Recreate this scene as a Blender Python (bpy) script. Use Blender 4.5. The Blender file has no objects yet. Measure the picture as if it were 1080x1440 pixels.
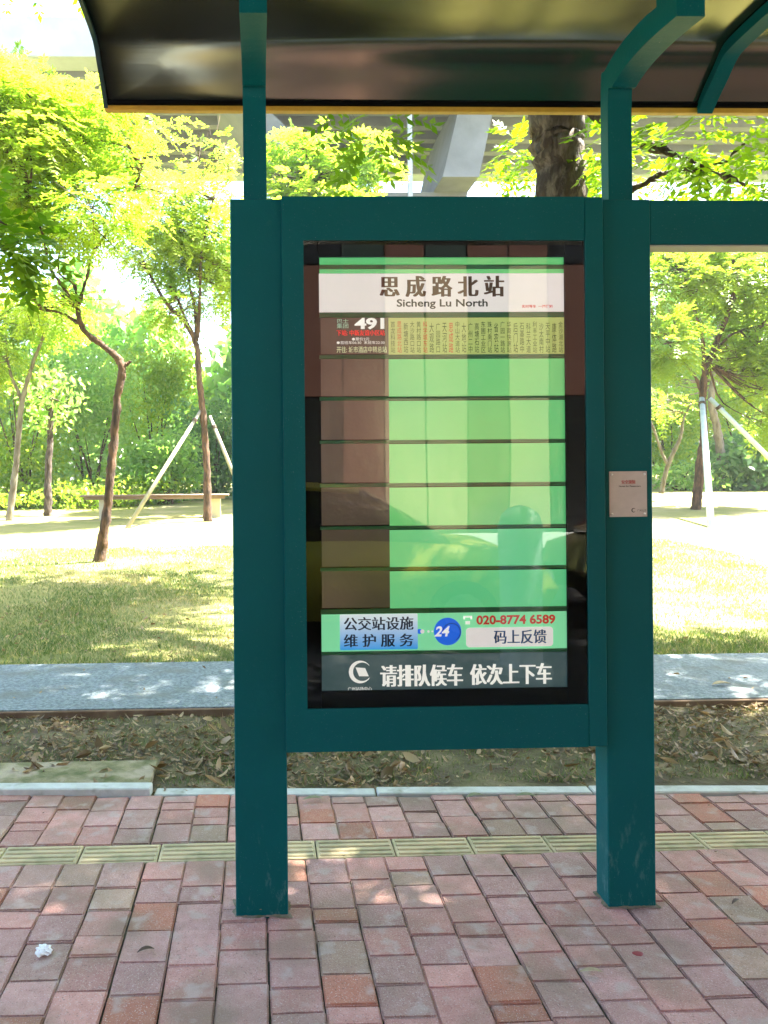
import bpy, bmesh, math, random
import numpy as np
from mathutils import Vector, Matrix, Euler
random.seed(7); rng = np.random.default_rng(7)
R = math.radians
scene = bpy.context.scene
col = scene.collection

# ------------------------------------------------------------------ camera, world, sun, exposure
F = 1080.0
SX, SY = 0.1007, -0.0382
CAMROT = Matrix.Rotation(R(-1.6), 3, 'Z') @ Matrix.Rotation(R(90), 3, 'X') @ Matrix.Rotation(R(-0.5), 3, 'Z')
CAMLOC = Vector((0, 0, 1.5))
cd = bpy.data.cameras.new('camera'); cam = bpy.data.objects.new('camera', cd); col.objects.link(cam)
cam.location = CAMLOC; cam.rotation_euler = CAMROT.to_euler()
cd.sensor_fit = 'VERTICAL'; cd.sensor_height = 36; cd.lens = 27; cd.shift_x = SX; cd.shift_y = SY
cd.clip_start = 0.05; cd.clip_end = 600
scene.camera = cam

SUN_EL, SUN_AZ = 62.0, 14.0          # azimuth measured from +X towards +Y
sund = Vector((math.cos(R(SUN_EL))*math.cos(R(SUN_AZ)), math.cos(R(SUN_EL))*math.sin(R(SUN_AZ)), math.sin(R(SUN_EL))))
world = bpy.data.worlds.new('World'); scene.world = world; world.use_nodes = True
wn = world.node_tree.nodes; wl = world.node_tree.links
bg = wn['Background']; sky = wn.new('ShaderNodeTexSky'); sky.sky_type = 'NISHITA'; sky.sun_disc = False
sky.sun_elevation = R(SUN_EL); sky.sun_rotation = R(90 - SUN_AZ)
sky.air_density = 1.0; sky.dust_density = 2.5; sky.ozone_density = 1.0
wl.new(sky.outputs[0], bg.inputs[0]); bg.inputs[1].default_value = 0.078
sl = bpy.data.lights.new('sun', 'SUN'); sl.energy = 5.0; sl.angle = R(0.53); sl.color = (1.0, 0.94, 0.84)
so = bpy.data.objects.new('sun', sl); col.objects.link(so); so.location = (8, -2, 20)
so.rotation_euler = sund.to_track_quat('Z', 'Y').to_euler()
scene.view_settings.view_transform = 'Standard'; scene.view_settings.look = 'None'
scene.view_settings.gamma = 1; scene.view_settings.use_curve_mapping = False
scene.view_settings.exposure = 3.78
scene.render.engine = 'CYCLES'
scene.cycles.use_denoising = True
scene.cycles.max_bounces = 8; scene.cycles.diffuse_bounces = 4; scene.cycles.glossy_bounces = 4
scene.cycles.transmission_bounces = 4; scene.cycles.transparent_max_bounces = 8
scene.cycles.caustics_reflective = False; scene.cycles.caustics_refractive = False
scene.cycles.sample_clamp_indirect = 6

HAZE = 0.0007
scene.cycles.volume_bounces = 0; scene.cycles.volume_max_steps = 64
def P(px, py, Y):
    """world point on the plane Y=const seen at photo pixel px,py (1080x1440 frame)"""
    d = CAMROT @ Vector(((px-540)/F + SX*4/3, -(py-720)/F + SY*4/3, -1))
    return CAMLOC + d*(Y/d.y)
def gz(x, y):
    if y < 8: return 0.0
    return 0.030*(min(y, 40)-8) + max(0, min(1, (y-10)/15))*0.02*max(-6, min(12, x))
def G(px, py):
    y = 2.0
    while y < 60:
        p = P(px, py, y)
        if p.z <= gz(p.x, p.y): return p
        y += 0.02
    return P(px, py, 30)

# ------------------------------------------------------------------ object helpers
def tag(o, label=None, cat=None, group=None, kind=None):
    if label: o['label'] = label
    if cat: o['category'] = cat
    if group: o['group'] = group
    if kind: o['kind'] = kind
    return o
def empty(name, loc=(0, 0, 0)):
    o = bpy.data.objects.new(name, None); col.objects.link(o); o.location = loc; o.empty_display_size = 0.1
    return o
def link(name, me, parent=None):
    o = bpy.data.objects.new(name, me); col.objects.link(o)
    if parent is not None:
        o.parent = parent
        o.matrix_parent_inverse = Matrix.Translation(-parent_world(parent))
    return o
def parent_world(p):
    return p.location.copy() if p.parent is None else p.location.copy() + Vector((0, 0, 0))
def put(name, bm, mat, parent=None, smooth=False):
    me = bpy.data.meshes.new(name); bm.normal_update(); bm.to_mesh(me); bm.free()
    for m in (mat if isinstance(mat, list) else [mat]): me.materials.append(m)
    if smooth:
        for p in me.polygons: p.use_smooth = True
    return link(name, me, parent)
def nmesh(name, V, Fc, mat, parent=None, smooth=False, attr=None):
    V = np.asarray(V, dtype=np.float32); Fc = np.asarray(Fc, dtype=np.int32)
    me = bpy.data.meshes.new(name); n, k = Fc.shape
    me.vertices.add(len(V)); me.vertices.foreach_set('co', V.ravel())
    me.loops.add(n*k); me.loops.foreach_set('vertex_index', Fc.ravel())
    me.polygons.add(n); me.polygons.foreach_set('loop_start', np.arange(0, n*k, k, dtype=np.int32))
    try: me.polygons.foreach_set('loop_total', np.full(n, k, dtype=np.int32))
    except Exception: pass
    if attr is not None:
        a = me.attributes.new('rnd', 'FLOAT', 'POINT'); a.data.foreach_set('value', np.asarray(attr, dtype=np.float32))
    me.update(calc_edges=True); me.materials.append(mat)
    if smooth: me.polygons.foreach_set('use_smooth', np.ones(n, dtype=bool))
    return link(name, me, parent)
def box(bm, x0, x1, y0, y1, z0, z1, bev=0.0, mi=0):
    vs = [bm.verts.new(c) for c in ((x0,y0,z0),(x1,y0,z0),(x1,y1,z0),(x0,y1,z0),(x0,y0,z1),(x1,y0,z1),(x1,y1,z1),(x0,y1,z1))]
    fs = [bm.faces.new([vs[i] for i in q]) for q in ((0,3,2,1),(4,5,6,7),(0,1,5,4),(1,2,6,5),(2,3,7,6),(3,0,4,7))]
    for f in fs: f.material_index = mi
    if bev:
        es = list({e for f in fs for e in f.edges})
        bmesh.ops.bevel(bm, geom=es, offset=bev, segments=1, affect='EDGES')
    return bm
def nb(): return bmesh.new()
def B(name, x0, x1, y0, y1, z0, z1, mat, parent=None, bev=0.0):
    return put(name, box(nb(), x0, x1, y0, y1, z0, z1, bev), mat, parent)
def tube(bm, pts, rad, n=8, cap=True, wob=0.0):
    pts = [Vector(p) for p in pts]; rings = []
    for i, p in enumerate(pts):
        t = (pts[min(i+1, len(pts)-1)] - pts[max(i-1, 0)]).normalized()
        a = t.cross(Vector((0.3, 1, 0.1))).normalized(); b = t.cross(a)
        r = rad[i] if hasattr(rad, '__len__') else rad
        rings.append([bm.verts.new(p + (a*math.cos(k*2*math.pi/n) + b*math.sin(k*2*math.pi/n))*r*(1+wob*random.uniform(-1, 1))) for k in range(n)])
    for i in range(len(rings)-1):
        for k in range(n):
            bm.faces.new((rings[i][k], rings[i][(k+1) % n], rings[i+1][(k+1) % n], rings[i+1][k]))
    if cap:
        bm.faces.new(rings[0][::-1]); bm.faces.new(rings[-1])
def knobbly(bm, amp, sc):
    from mathutils import noise as nz
    bm.normal_update()
    for v in bm.verts:
        v.co += v.normal*amp*(nz.noise(v.co*sc)+.6*nz.noise(v.co*sc*2.7))
def smoothline(pts, rad, sub=4, jit=0.0):
    P_, R_ = [], []
    n = len(pts)
    for i in range(n-1):
        p0, p1, p2, p3 = (Vector(pts[max(i-1, 0)]), Vector(pts[i]), Vector(pts[i+1]), Vector(pts[min(i+2, n-1)]))
        for s in range(sub):
            t = s/sub
            q = 0.5*((2*p1) + (p2-p0)*t + (2*p0-5*p1+4*p2-p3)*t*t + (3*p1-3*p2+p3-p0)*t**3)
            if jit and (i or s): q += Vector((random.uniform(-1,1), random.uniform(-1,1), random.uniform(-1,1)))*jit
            P_.append(q); R_.append(rad[i]*(1-t)+rad[i+1]*t)
    P_.append(Vector(pts[-1])); R_.append(rad[-1])
    return P_, R_

# ------------------------------------------------------------------ materials
def mat(name, color=(0.5,0.5,0.5), rough=0.6, metal=0.0, color2=None, scale=5.0, detail=4.0, bump=0.0, bscale=None,
        coords='Object', spec=0.5, contrast=(0.35, 0.65), objrand=0.0, color3=None, scale3=1.0, c3r=(0.5, 0.6), stretch=None, rvar=0.0):
    m = bpy.data.materials.new(name); m.use_nodes = True
    nt = m.node_tree; N, L = nt.nodes, nt.links; b = N['Principled BSDF']
    b.inputs['Roughness'].default_value = rough; b.inputs['Metallic'].default_value = metal
    b.inputs['Specular IOR Level'].default_value = spec
    tc = N.new('ShaderNodeTexCoord'); src = tc.outputs['Object' if coords == 'World' else coords]
    if coords == 'World':
        src = N.new('ShaderNodeNewGeometry').outputs['Position']
    if stretch:
        mp = N.new('ShaderNodeMapping'); mp.inputs['Scale'].default_value = stretch; L.new(src, mp.inputs[0]); src = mp.outputs[0]
    def noise(s, d=detail, rough_=0.6):
        n = N.new('ShaderNodeTexNoise'); n.inputs['Scale'].default_value = s; n.inputs['Detail'].default_value = d
        n.inputs['Roughness'].default_value = rough_; L.new(src, n.inputs['Vector']); return n
    def ramp(fac, lo, hi):
        r = N.new('ShaderNodeMapRange'); r.inputs[1].default_value = lo; r.inputs[2].default_value = hi; r.clamp = True
        L.new(fac, r.inputs[0]); return r.outputs[0]
    def mixc(fac, a, bb):
        x = N.new('ShaderNodeMix'); x.data_type = 'RGBA'
        if isinstance(fac, float): x.inputs[0].default_value = fac
        else: L.new(fac, x.inputs[0])
        for s, v in ((6, a), (7, bb)):
            if isinstance(v, tuple): x.inputs[s].default_value = (*v[:3], 1)
            else: L.new(v, x.inputs[s])
        return x.outputs[2]
    c = tuple(color)
    if color2: c = mixc(ramp(noise(scale).outputs[0], *contrast), c, tuple(color2))
    if color3: c = mixc(ramp(noise(scale3, 3).outputs[0], *c3r), c, tuple(color3))
    if objrand:
        oi = N.new('ShaderNodeObjectInfo'); hv = N.new('ShaderNodeHueSaturation')
        mr = N.new('ShaderNodeMapRange'); mr.inputs[3].default_value = 1-objrand; mr.inputs[4].default_value = 1+objrand
        L.new(oi.outputs['Random'], mr.inputs[0]); L.new(mr.outputs[0], hv.inputs['Value'])
        if isinstance(c, tuple): hv.inputs['Color'].default_value = (*c, 1)
        else: L.new(c, hv.inputs['Color'])
        c = hv.outputs[0]
    if isinstance(c, tuple): b.inputs['Base Color'].default_value = (*c[:3], 1)
    else: L.new(c, b.inputs['Base Color'])
    if rvar:
        r = N.new('ShaderNodeMapRange'); r.inputs[3].default_value = rough-rvar; r.inputs[4].default_value = rough+rvar
        L.new(noise(scale*1.7).outputs[0], r.inputs[0]); L.new(r.outputs[0], b.inputs['Roughness'])
    if bump:
        bn = N.new('ShaderNodeBump'); bn.inputs['Strength'].default_value = 1.0; bn.inputs['Distance'].default_value = bump
        L.new(noise(bscale or scale*4, 5).outputs[0], bn.inputs['Height']); L.new(bn.outputs[0], b.inputs['Normal'])
    return m
def leafmat(name, dark, light, trans=0.5, tcol=None, dead=None):
    m = bpy.data.materials.new(name); m.use_nodes = True
    nt = m.node_tree; N, L = nt.nodes, nt.links; N.remove(N['Principled BSDF']); out = N['Material Output']
    at = N.new('ShaderNodeAttribute'); at.attribute_name = 'rnd'
    mx = N.new('ShaderNodeValToRGB'); cr = mx.color_ramp
    cr.elements[0].color = (*dark, 1); cr.elements[1].color = (*light, 1); cr.elements[1].position = 0.93 if dead else 1.0
    if dead:
        e = cr.elements.new(0.97); e.color = (*dead, 1)
    L.new(at.outputs['Fac'], mx.inputs[0])
    d = N.new('ShaderNodeBsdfPrincipled'); d.inputs['Roughness'].default_value = 0.45; d.inputs['Specular IOR Level'].default_value = 0.4
    L.new(mx.outputs[0], d.inputs['Base Color'])
    t = N.new('ShaderNodeBsdfTranslucent')
    g = N.new('ShaderNodeMix'); g.data_type = 'RGBA'; g.blend_type = 'MULTIPLY'; g.inputs[0].default_value = 1
    L.new(mx.outputs[0], g.inputs[6]); g.inputs[7].default_value = (*(tcol or (2.4, 2.0, 0.7)), 1)
    L.new(g.outputs[2], t.inputs[0])
    s = N.new('ShaderNodeMixShader'); s.inputs[0].default_value = trans
    L.new(d.outputs[0], s.inputs[1]); L.new(t.outputs[0], s.inputs[2]); L.new(s.outputs[0], out.inputs[0])
    return m

TEAL = mat('teal_paint', (0.0006,0.090,0.098), 0.5, color2=(0.0006,0.084,0.089), scale=3, bump=0.0006, bscale=90, spec=0.12, rvar=0.08,
           color3=(0.012,0.10,0.098), scale3=14, c3r=(0.70, 0.80))
def scuff(m):
    N, L = m.node_tree.nodes, m.node_tree.links; b = N['Principled BSDF']; src = b.inputs['Base Color'].links[0].from_socket
    geo = N.new('ShaderNodeNewGeometry'); sp = N.new('ShaderNodeSeparateXYZ'); L.new(geo.outputs['Position'], sp.inputs[0])
    hgt = N.new('ShaderNodeMapRange'); hgt.inputs[1].default_value = .42; hgt.inputs[2].default_value = .02; L.new(sp.outputs[2], hgt.inputs[0])
    mp = N.new('ShaderNodeMapping'); mp.inputs['Scale'].default_value = (1, 1, .35); mp.inputs['Rotation'].default_value = (0, .7, 0); L.new(geo.outputs['Position'], mp.inputs[0])
    n = N.new('ShaderNodeTexNoise'); n.inputs['Scale'].default_value = 28; n.inputs['Detail'].default_value = 9; n.inputs['Roughness'].default_value = .7; L.new(mp.outputs[0], n.inputs['Vector'])
    r_ = N.new('ShaderNodeMapRange'); r_.inputs[1].default_value = .55; r_.inputs[2].default_value = .72; L.new(n.outputs[0], r_.inputs[0])
    mu = N.new('ShaderNodeMath'); mu.operation = 'MULTIPLY'; L.new(hgt.outputs[0], mu.inputs[0]); L.new(r_.outputs[0], mu.inputs[1])
    x = N.new('ShaderNodeMix'); x.data_type = 'RGBA'; L.new(mu.outputs[0], x.inputs[0]); L.new(src, x.inputs[6]); x.inputs[7].default_value = (.10,.20,.19,1)
    n2 = N.new('ShaderNodeTexNoise'); n2.inputs['Scale'].default_value = 330; n2.inputs['Detail'].default_value = 1; L.new(geo.outputs['Position'], n2.inputs['Vector'])
    r2 = N.new('ShaderNodeMapRange'); r2.inputs[1].default_value = .745; r2.inputs[2].default_value = .77; r2.inputs[4].default_value = .6; L.new(n2.outputs[0], r2.inputs[0])
    y = N.new('ShaderNodeMix'); y.data_type = 'RGBA'; L.new(r2.outputs[0], y.inputs[0]); L.new(x.outputs[2], y.inputs[6]); y.inputs[7].default_value = (.3,.4,.38,1)
    L.new(y.outputs[2], b.inputs['Base Color'])
scuff(TEAL)
TEAL_IN = mat('teal_lip', (0.002,0.03,0.03), 0.4)
GREYUND = mat('lit_beam_underside', (0.35,0.36,0.32), 0.6)
OCHRE = mat('ochre_trim', (0.55,0.33,0.03), 0.5, color2=(0.45,0.26,0.03), scale=20)
BLACK = mat('black_gasket', (0.002,0.002,0.002), 0.7, spec=0.05)
SCREW = mat('screw_metal', (0.75,0.74,0.7), 0.3, metal=1.0)
ROOFM = mat('roof_sheet', (0.012,0.012,0.009), 0.19, metal=0.0, color2=(0.012,0.013,0.012), scale=2.5, bump=0.0006, bscale=4, rvar=0.04)
def brickmat(name, c1, c2, stain, sr=(0.52, 0.72)):
    m = mat(name, c1, 0.86, color2=c2, scale=26, detail=8, bump=0.003, bscale=140, objrand=0.19, color3=stain, scale3=2.2, c3r=sr, coords='World')
    N, L = m.node_tree.nodes, m.node_tree.links; b = N['Principled BSDF']; src = b.inputs['Base Color'].links[0].from_socket
    geo = N.new('ShaderNodeNewGeometry')
    def layer(src, scale, lo, hi, colr, fac, det=2):
        n = N.new('ShaderNodeTexNoise'); n.inputs['Scale'].default_value = scale; n.inputs['Detail'].default_value = det; L.new(geo.outputs['Position'], n.inputs['Vector'])
        r_ = N.new('ShaderNodeMapRange'); r_.inputs[1].default_value = lo; r_.inputs[2].default_value = hi; r_.inputs[4].default_value = fac; L.new(n.outputs[0], r_.inputs[0])
        x = N.new('ShaderNodeMix'); x.data_type = 'RGBA'; L.new(r_.outputs[0], x.inputs[0]); L.new(src, x.inputs[6]); x.inputs[7].default_value = (*colr, 1); return x.outputs[2]
    src = layer(src, 260, .60, .68, (.62,.52,.48), .7)          # pale grit
    src = layer(src, 190, .60, .70, (.10,.07,.06), .6)          # dark pits
    src = layer(src, 3.2, .47, .66, (.19,.145,.10), .62, 8)     # grime running across bricks
    src = layer(src, 11, .56, .66, (.44,.36,.32), .55, 6)       # scuffed pale dust
    L.new(src, b.inputs['Base Color']); return m
BRICKS = [brickmat('brick_pink', (0.45,0.215,0.18), (0.52,0.275,0.235), (0.36,0.20,0.155)),
          brickmat('brick_mauve', (0.42,0.225,0.20), (0.50,0.29,0.26), (0.33,0.20,0.165)),
          brickmat('brick_red', (0.42,0.155,0.10), (0.46,0.20,0.135), (0.31,0.16,0.11)),
          brickmat('brick_olive', (0.37,0.235,0.17), (0.43,0.285,0.215), (0.28,0.215,0.145)),
          brickmat('brick_grey', (0.33,0.185,0.155), (0.39,0.24,0.205), (0.26,0.17,0.13))]
TACT = mat('tactile_yellow', (0.60,0.48,0.28), 0.85, color2=(0.48,0.41,0.25), scale=10, bump=0.001, bscale=150, objrand=0.1, color3=(0.33,0.31,0.17), scale3=7, c3r=(0.5, 0.7))
JOINT = mat('joint_soil', (0.025,0.02,0.014), 0.95, color2=(0.07,0.06,0.035), scale=18, bump=0.003, bscale=60)
KERBM = mat('kerb_concrete', (0.55,0.57,0.55), 0.8, color2=(0.42,0.43,0.40), scale=9, bump=0.001, bscale=90, color3=(0.22,0.23,0.17), scale3=6, c3r=(0.58, 0.72))
SOIL = mat('strip_soil', (0.085,0.065,0.035), 0.95, color2=(0.13,0.12,0.05), scale=5, bump=0.02, bscale=25, color3=(0.22,0.17,0.10), scale3=2.5, c3r=(0.55, 0.7))
SLABM = mat('mossy_slab', (0.27,0.23,0.13), 0.9, color2=(0.10,0.11,0.035), scale=11, detail=9, bump=0.006, bscale=60, color3=(0.36,0.30,0.21), scale3=4)
PATHM = mat('grey_asphalt', (0.10,0.13,0.15), 0.85, color2=(0.25,0.29,0.31), scale=45, detail=8, bump=0.008, bscale=90, color3=(0.14,0.15,0.14), scale3=3.0, c3r=(0.5, 0.72))
EDGEM = mat('path_edge', (0.12,0.07,0.04), 0.9, color2=(0.2,0.13,0.08), scale=9, bump=0.003)
LAWNM = mat('lawn_ground', (0.16,0.17,0.04), 0.95, color2=(0.24,0.215,0.07), scale=1.3, detail=8, bump=0.02, bscale=30, color3=(0.30,0.25,0.12), scale3=0.55, c3r=(0.52, 0.66))
ROADM = mat('road_asphalt', (0.04,0.04,0.042), 0.9, color2=(0.06,0.06,0.06), scale=60, bump=0.004, bscale=150)
BARK = mat('tree_bark', (0.030,0.017,0.010), 0.9, color2=(0.12,0.065,0.035), scale=14, detail=8, bump=0.03, bscale=16, stretch=(1,1,0.3), contrast=(0.4, 0.62))
BARKD = mat('dark_bark', (0.035,0.022,0.015), 0.92, color2=(0.13,0.10,0.075), scale=16, detail=10, bump=0.04, bscale=14, stretch=(1,1,0.3), contrast=(0.45, 0.65))
BARKP = mat('pale_bark', (0.09,0.07,0.045), 0.9, color2=(0.22,0.19,0.14), scale=8, detail=6, bump=0.02, bscale=14, stretch=(1,1,0.3))
POLEM = mat('stake_wood', (0.32,0.30,0.22), 0.8, color2=(0.22,0.21,0.15), scale=8, bump=0.004, stretch=(1,1,0.2))
POLEW = mat('stake_white', (0.55,0.62,0.66), 0.6, color2=(0.42,0.5,0.55), scale=6)
WOODB = mat('bench_wood', (0.16,0.10,0.07), 0.8, color2=(0.24,0.17,0.12), scale=6, stretch=(0.2,1,1))
WOODL = mat('bench_leg', (0.42,0.38,0.27), 0.8)
CONC = mat('viaduct_concrete', (0.21,0.22,0.235), 0.85, color2=(0.15,0.16,0.17), scale=0.6, detail=8, bump=0.01, bscale=8, color3=(0.11,0.115,0.12), scale3=0.25, c3r=(0.55, 0.75))
CONCL = mat('parapet_white', (0.40,0.44,0.48), 0.7, color2=(0.33,0.37,0.40), scale=1)
RAILM = mat('rail_paint', (0.45,0.6,0.72), 0.5)
L_YEL = leafmat('leaf_yellowgreen', (0.10,0.20,0.03), (0.25,0.30,0.055), 0.6, tcol=(2.3,2.3,0.8))
L_MID = leafmat('leaf_midgreen', (0.09,0.18,0.03), (0.17,0.26,0.04), 0.6)
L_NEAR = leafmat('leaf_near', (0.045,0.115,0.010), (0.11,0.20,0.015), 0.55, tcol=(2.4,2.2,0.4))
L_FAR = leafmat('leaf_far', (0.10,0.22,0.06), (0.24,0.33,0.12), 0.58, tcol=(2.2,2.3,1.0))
L_DARK = leafmat('leaf_dark', (0.06,0.15,0.05), (0.13,0.23,0.09), 0.5, tcol=(1.7,1.8,0.8))
GRASS = leafmat('grass_blade', (0.065,0.13,0.035), (0.24,0.25,0.12), 0.35, dead=(0.42,0.34,0.22), tcol=(1.8,1.8,.8))
LITTER = leafmat('dry_leaf', (0.09,0.055,0.022), (0.46,0.34,0.20), 0.25, tcol=(1.3,1.1,0.8))
PAPER = mat('paper_white', (0.8,0.82,0.85), 0.8)

# ------------------------------------------------------------------ ground, lawn, path, strip
def sheet(name, x0, x1, y0, y1, nx, ny, zf, m):
    X, Yy = np.meshgrid(np.linspace(x0, x1, nx+1), np.linspace(y0, y1, ny+1))
    Z = np.vectorize(zf)(X, Yy)
    V = np.stack([X, Yy, Z], -1).reshape(-1, 3)
    i = np.arange(nx)[None, :] + (np.arange(ny)*(nx+1))[:, None]
    Fc = np.stack([i, i+1, i+nx+2, i+nx+1], -1).reshape(-1, 4)
    return nmesh(name, V, Fc, m, smooth=True)
SOILZ = -0.02
tag(sheet('ground', -120, 120, -60, 150, 2, 2, lambda x, y: -0.35, mat('far_ground', (0.10,0.12,0.05), 0.95)), kind='structure')
tag(sheet('lawn', -45, 55, 5.9, 60, 100, 120, lambda x, y: gz(x, y) + 0.012*math.sin(x*2.1+y)*math.sin(y*1.7) - (0.03 if y < 6.2 else 0), LAWNM), kind='structure')
tag(sheet('planting_strip', -12, 14, 3.40, 4.95, 200, 26, lambda x, y: SOILZ + 0.012*math.sin(x*7+math.sin(y*9))*math.sin(y*8.3+x), SOIL), kind='structure')
YP0, YP1 = 4.82, 6.02
b = nb(); box(b, -12, 14, YP0+0.03, YP1, -0.2, 0.03); o = put('path', b, PATHM); tag(o, kind='structure')
b = nb(); box(b, -12, 14, YP0, YP0+0.03, -0.2, 0.024, 0.004); put('path_edging', b, EDGEM, o)

kA, kB = G(0, 1119), G(1080, 1117)
KS = (kB.y-kA.y)/(kB.x-kA.x)
def kerby(x): return kA.y + KS*(x-kA.x)
print('KERB', kA, kB, KS)
# brick pavement -------------------------------------------------------
pave = put('pavement', box(nb(), -6, 9, 0.45, 3.45, -0.25, -0.011), JOINT); tag(pave, kind='structure')
BW = 0.1555
def brick_mesh(w, l, j):
    bm = nb(); rr = random.Random(j)
    box(bm, -w/2, w/2, -l/2, l/2, -0.05, 0)
    for v in bm.verts:
        v.co.x += rr.uniform(-.0018, .0018); v.co.y += rr.uniform(-.0018, .0018)
        if v.co.z > -0.01: v.co.z += rr.uniform(-.0012, .0012)
    top = [e for e in bm.edges if all(v.co.z > -0.01 for v in e.verts)]
    bmesh.ops.bevel(bm, geom=top, offset=0.005, segments=2, affect='EDGES')
    me = bpy.data.meshes.new('brick'); bm.to_mesh(me); bm.free(); me.materials.append(BRICKS[0])
    for p in me.polygons: p.use_smooth = False
    return me
LENS = (0.075, 0.105, 0.135, 0.150, 0.165, 0.185)
bmeshes = {(k, j): brick_mesh(BW-0.0045, LENS[k]-0.003, k*7+j) for k in range(6) for j in range(3)}
def inview(x, y, z=0, m=30):
    d = CAMROT.transposed() @ (Vector((x, y, z)) - CAMLOC)
    if d.z > -0.2: return False
    px = (d.x/-d.z - SX*4/3)*F + 540; py = -(d.y/-d.z - SY*4/3)*F + 720
    return -m < px < 1080+m and -m < py < 1440+m
farV, farF, nbr = [], [], 0
def place_brick(x, y, k, rot, dz):
    global nbr
    mi = random.choices(range(5), (44, 34, 12, 4, 8) if y < 2.85 else (36, 32, 6, 7, 19))[0]
    key = (k, random.randrange(3)); me = bmeshes[key]
    if inview(x, y) and nbr < 290:
        o = bpy.data.objects.new('brick', me); col.objects.link(o); o.parent = pave
        o.location = (x, y, dz); o.rotation_euler = (random.gauss(0, .004), random.gauss(0, .005), rot)
        o.material_slots[0].link = 'OBJECT'; o.material_slots[0].material = BRICKS[mi]; nbr += 1
    else:
        base = len(farV)
        c, s = math.cos(rot), math.sin(rot)
        for v in me.vertices: farV.append((x+c*v.co.x-s*v.co.y, y+s*v.co.x+c*v.co.y, dz+v.co.z))
        for p in me.polygons:
            vs = list(p.vertices)
            for t in range(1, len(vs)-1): farF.append((base+vs[0], base+vs[t], base+vs[t+1]))
YT0, YT1 = 2.985, 3.135     # tactile strip
colx = -5.2
ci = 0
while colx < 8.5:
    off = random.uniform(-0.0025, 0.0025); ph = random.uniform(0, 6)
    def xc(y): return colx + off + 0.0015*math.sin(y*1.6+ph) + 0.008*math.sin(y*1.1+colx*.8)
    for (ya, yb) in ((0.46, YT0), (YT1, 3.75)):
        if colx > 4.5 or colx < -3.5:
            if yb < 3.1: ya = 1.0
        if yb > 3.2: yb = kerby(colx)-.004
        y = yb if yb < 3.1 else ya
        sgn = -1 if yb < 3.1 else 1
        while True:
            left = (y-ya) if sgn < 0 else (yb-y)
            if left < 0.05: break
            k = random.choices(range(6), (8, 14, 20, 26, 20, 12))[0]
            while LENS[k] > left+0.012 and k > 0: k -= 1
            l = LENS[k]; yc = y + sgn*l/2
            place_brick(xc(yc), yc, k, random.gauss(0, .004), random.gauss(0, 0.0016))
            y += sgn*l
    colx += BW; ci += 1
me = bpy.data.meshes.new('brick_field'); me.from_pydata(farV, [], farF); me.materials.append(BRICKS[0])
o = bpy.data.objects.new('brick_field', me); col.objects.link(o); o.parent = pave; o['kind'] = 'stuff'
# tactile tiles with four raised ribs
def tile_mesh():
    bm = nb(); box(bm, -0.153, 0.153, -0.072, 0.072, -0.05, -0.002, 0.003)
    for i in range(4):
        yy = -0.051 + i*0.034
        box(bm, -0.143, 0.143, yy-0.009, yy+0.009, -0.004, 0.0035, 0.003)
    me = bpy.data.meshes.new('tactile_tile'); bm.to_mesh(me); bm.free(); me.materials.append(TACT); return me
tm = tile_mesh(); x = -5.2-0.03
while x < 8.5:
    if -2.6 < x < 4:
        o = bpy.data.objects.new('tactile_tile', tm); col.objects.link(o); o.parent = pave
        o.location = (x, (YT0+YT1)/2, random.gauss(0, .001)); o.rotation_euler = (0, 0, random.gauss(0, .005))
    x += BW*2

# kerb -----------------------------------------------------------------
kerb = tag(empty('kerb', (0, 3.66, 0)), kind='structure')
def kerbstone(x0, x1, y0, z1, rot=0):
    cx = (x0+x1)/2
    b = box(nb(), -(x1-x0)/2+.003, (x1-x0)/2-.003, 0, 0.075, -0.15, 0, 0.005)
    me = bpy.data.meshes.new('kerb_stone'); b.to_mesh(me); b.free(); me.materials.append(KERBM)
    o = bpy.data.objects.new('kerb_stone', me); col.objects.link(o); o.parent = kerb
    o.location = (cx, y0-3.66, z1); o.rotation_euler = (0, 0, rot)
kang = math.atan(KS)
def ks(x0, x1, dy, z, rot=0): kerbstone(x0, x1, kerby((x0+x1)/2)+dy, z, kang+rot)
kl = P(212, 1117, kerby(-.5)).x; km = P(530, 1117, kerby(.5)).x
ks(kl-1.0, kl, -.004, 0.030, R(0.2)); ks(kl-2.0, kl-1.0, 0, 0.02)
ks(kl+.01, km, .006, -0.002, R(-0.3)); ks(km, km+1.0, -.004, 0.008, R(0.2)); ks(km+1.0, km+2.0, 0, 0.010, R(-.1)); ks(km+2, km+3, .002, 0.008)
ks(kl-3.0, kl-2.0, 0, 0.01); ks(km+3, km+4, 0, 0.01)
B('concrete_slab', kl-1.9, kl-0.02, 3.715, 4.02, -0.1, 0.012, SLABM, None, 0.006)
tag(bpy.data.objects['concrete_slab'], 'mossy weathered concrete slab lying in the soil strip just behind the left white kerb', 'slab')

# street behind the camera (seen in the board's glass)
tag(sheet('road', -60, 60, -9.5, 0.30, 4, 4, lambda x, y: -0.12, ROADM), kind='structure')
B('street_kerb', -40, 40, 0.30, 0.449, -0.2, 0.002, KERBM); tag(bpy.data.objects['street_kerb'], kind='structure')
B('far_pavement', -60, 60, -13, -9.5, -0.2, 0.0, KERBM); tag(bpy.data.objects['far_pavement'], kind='structure')

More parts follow.
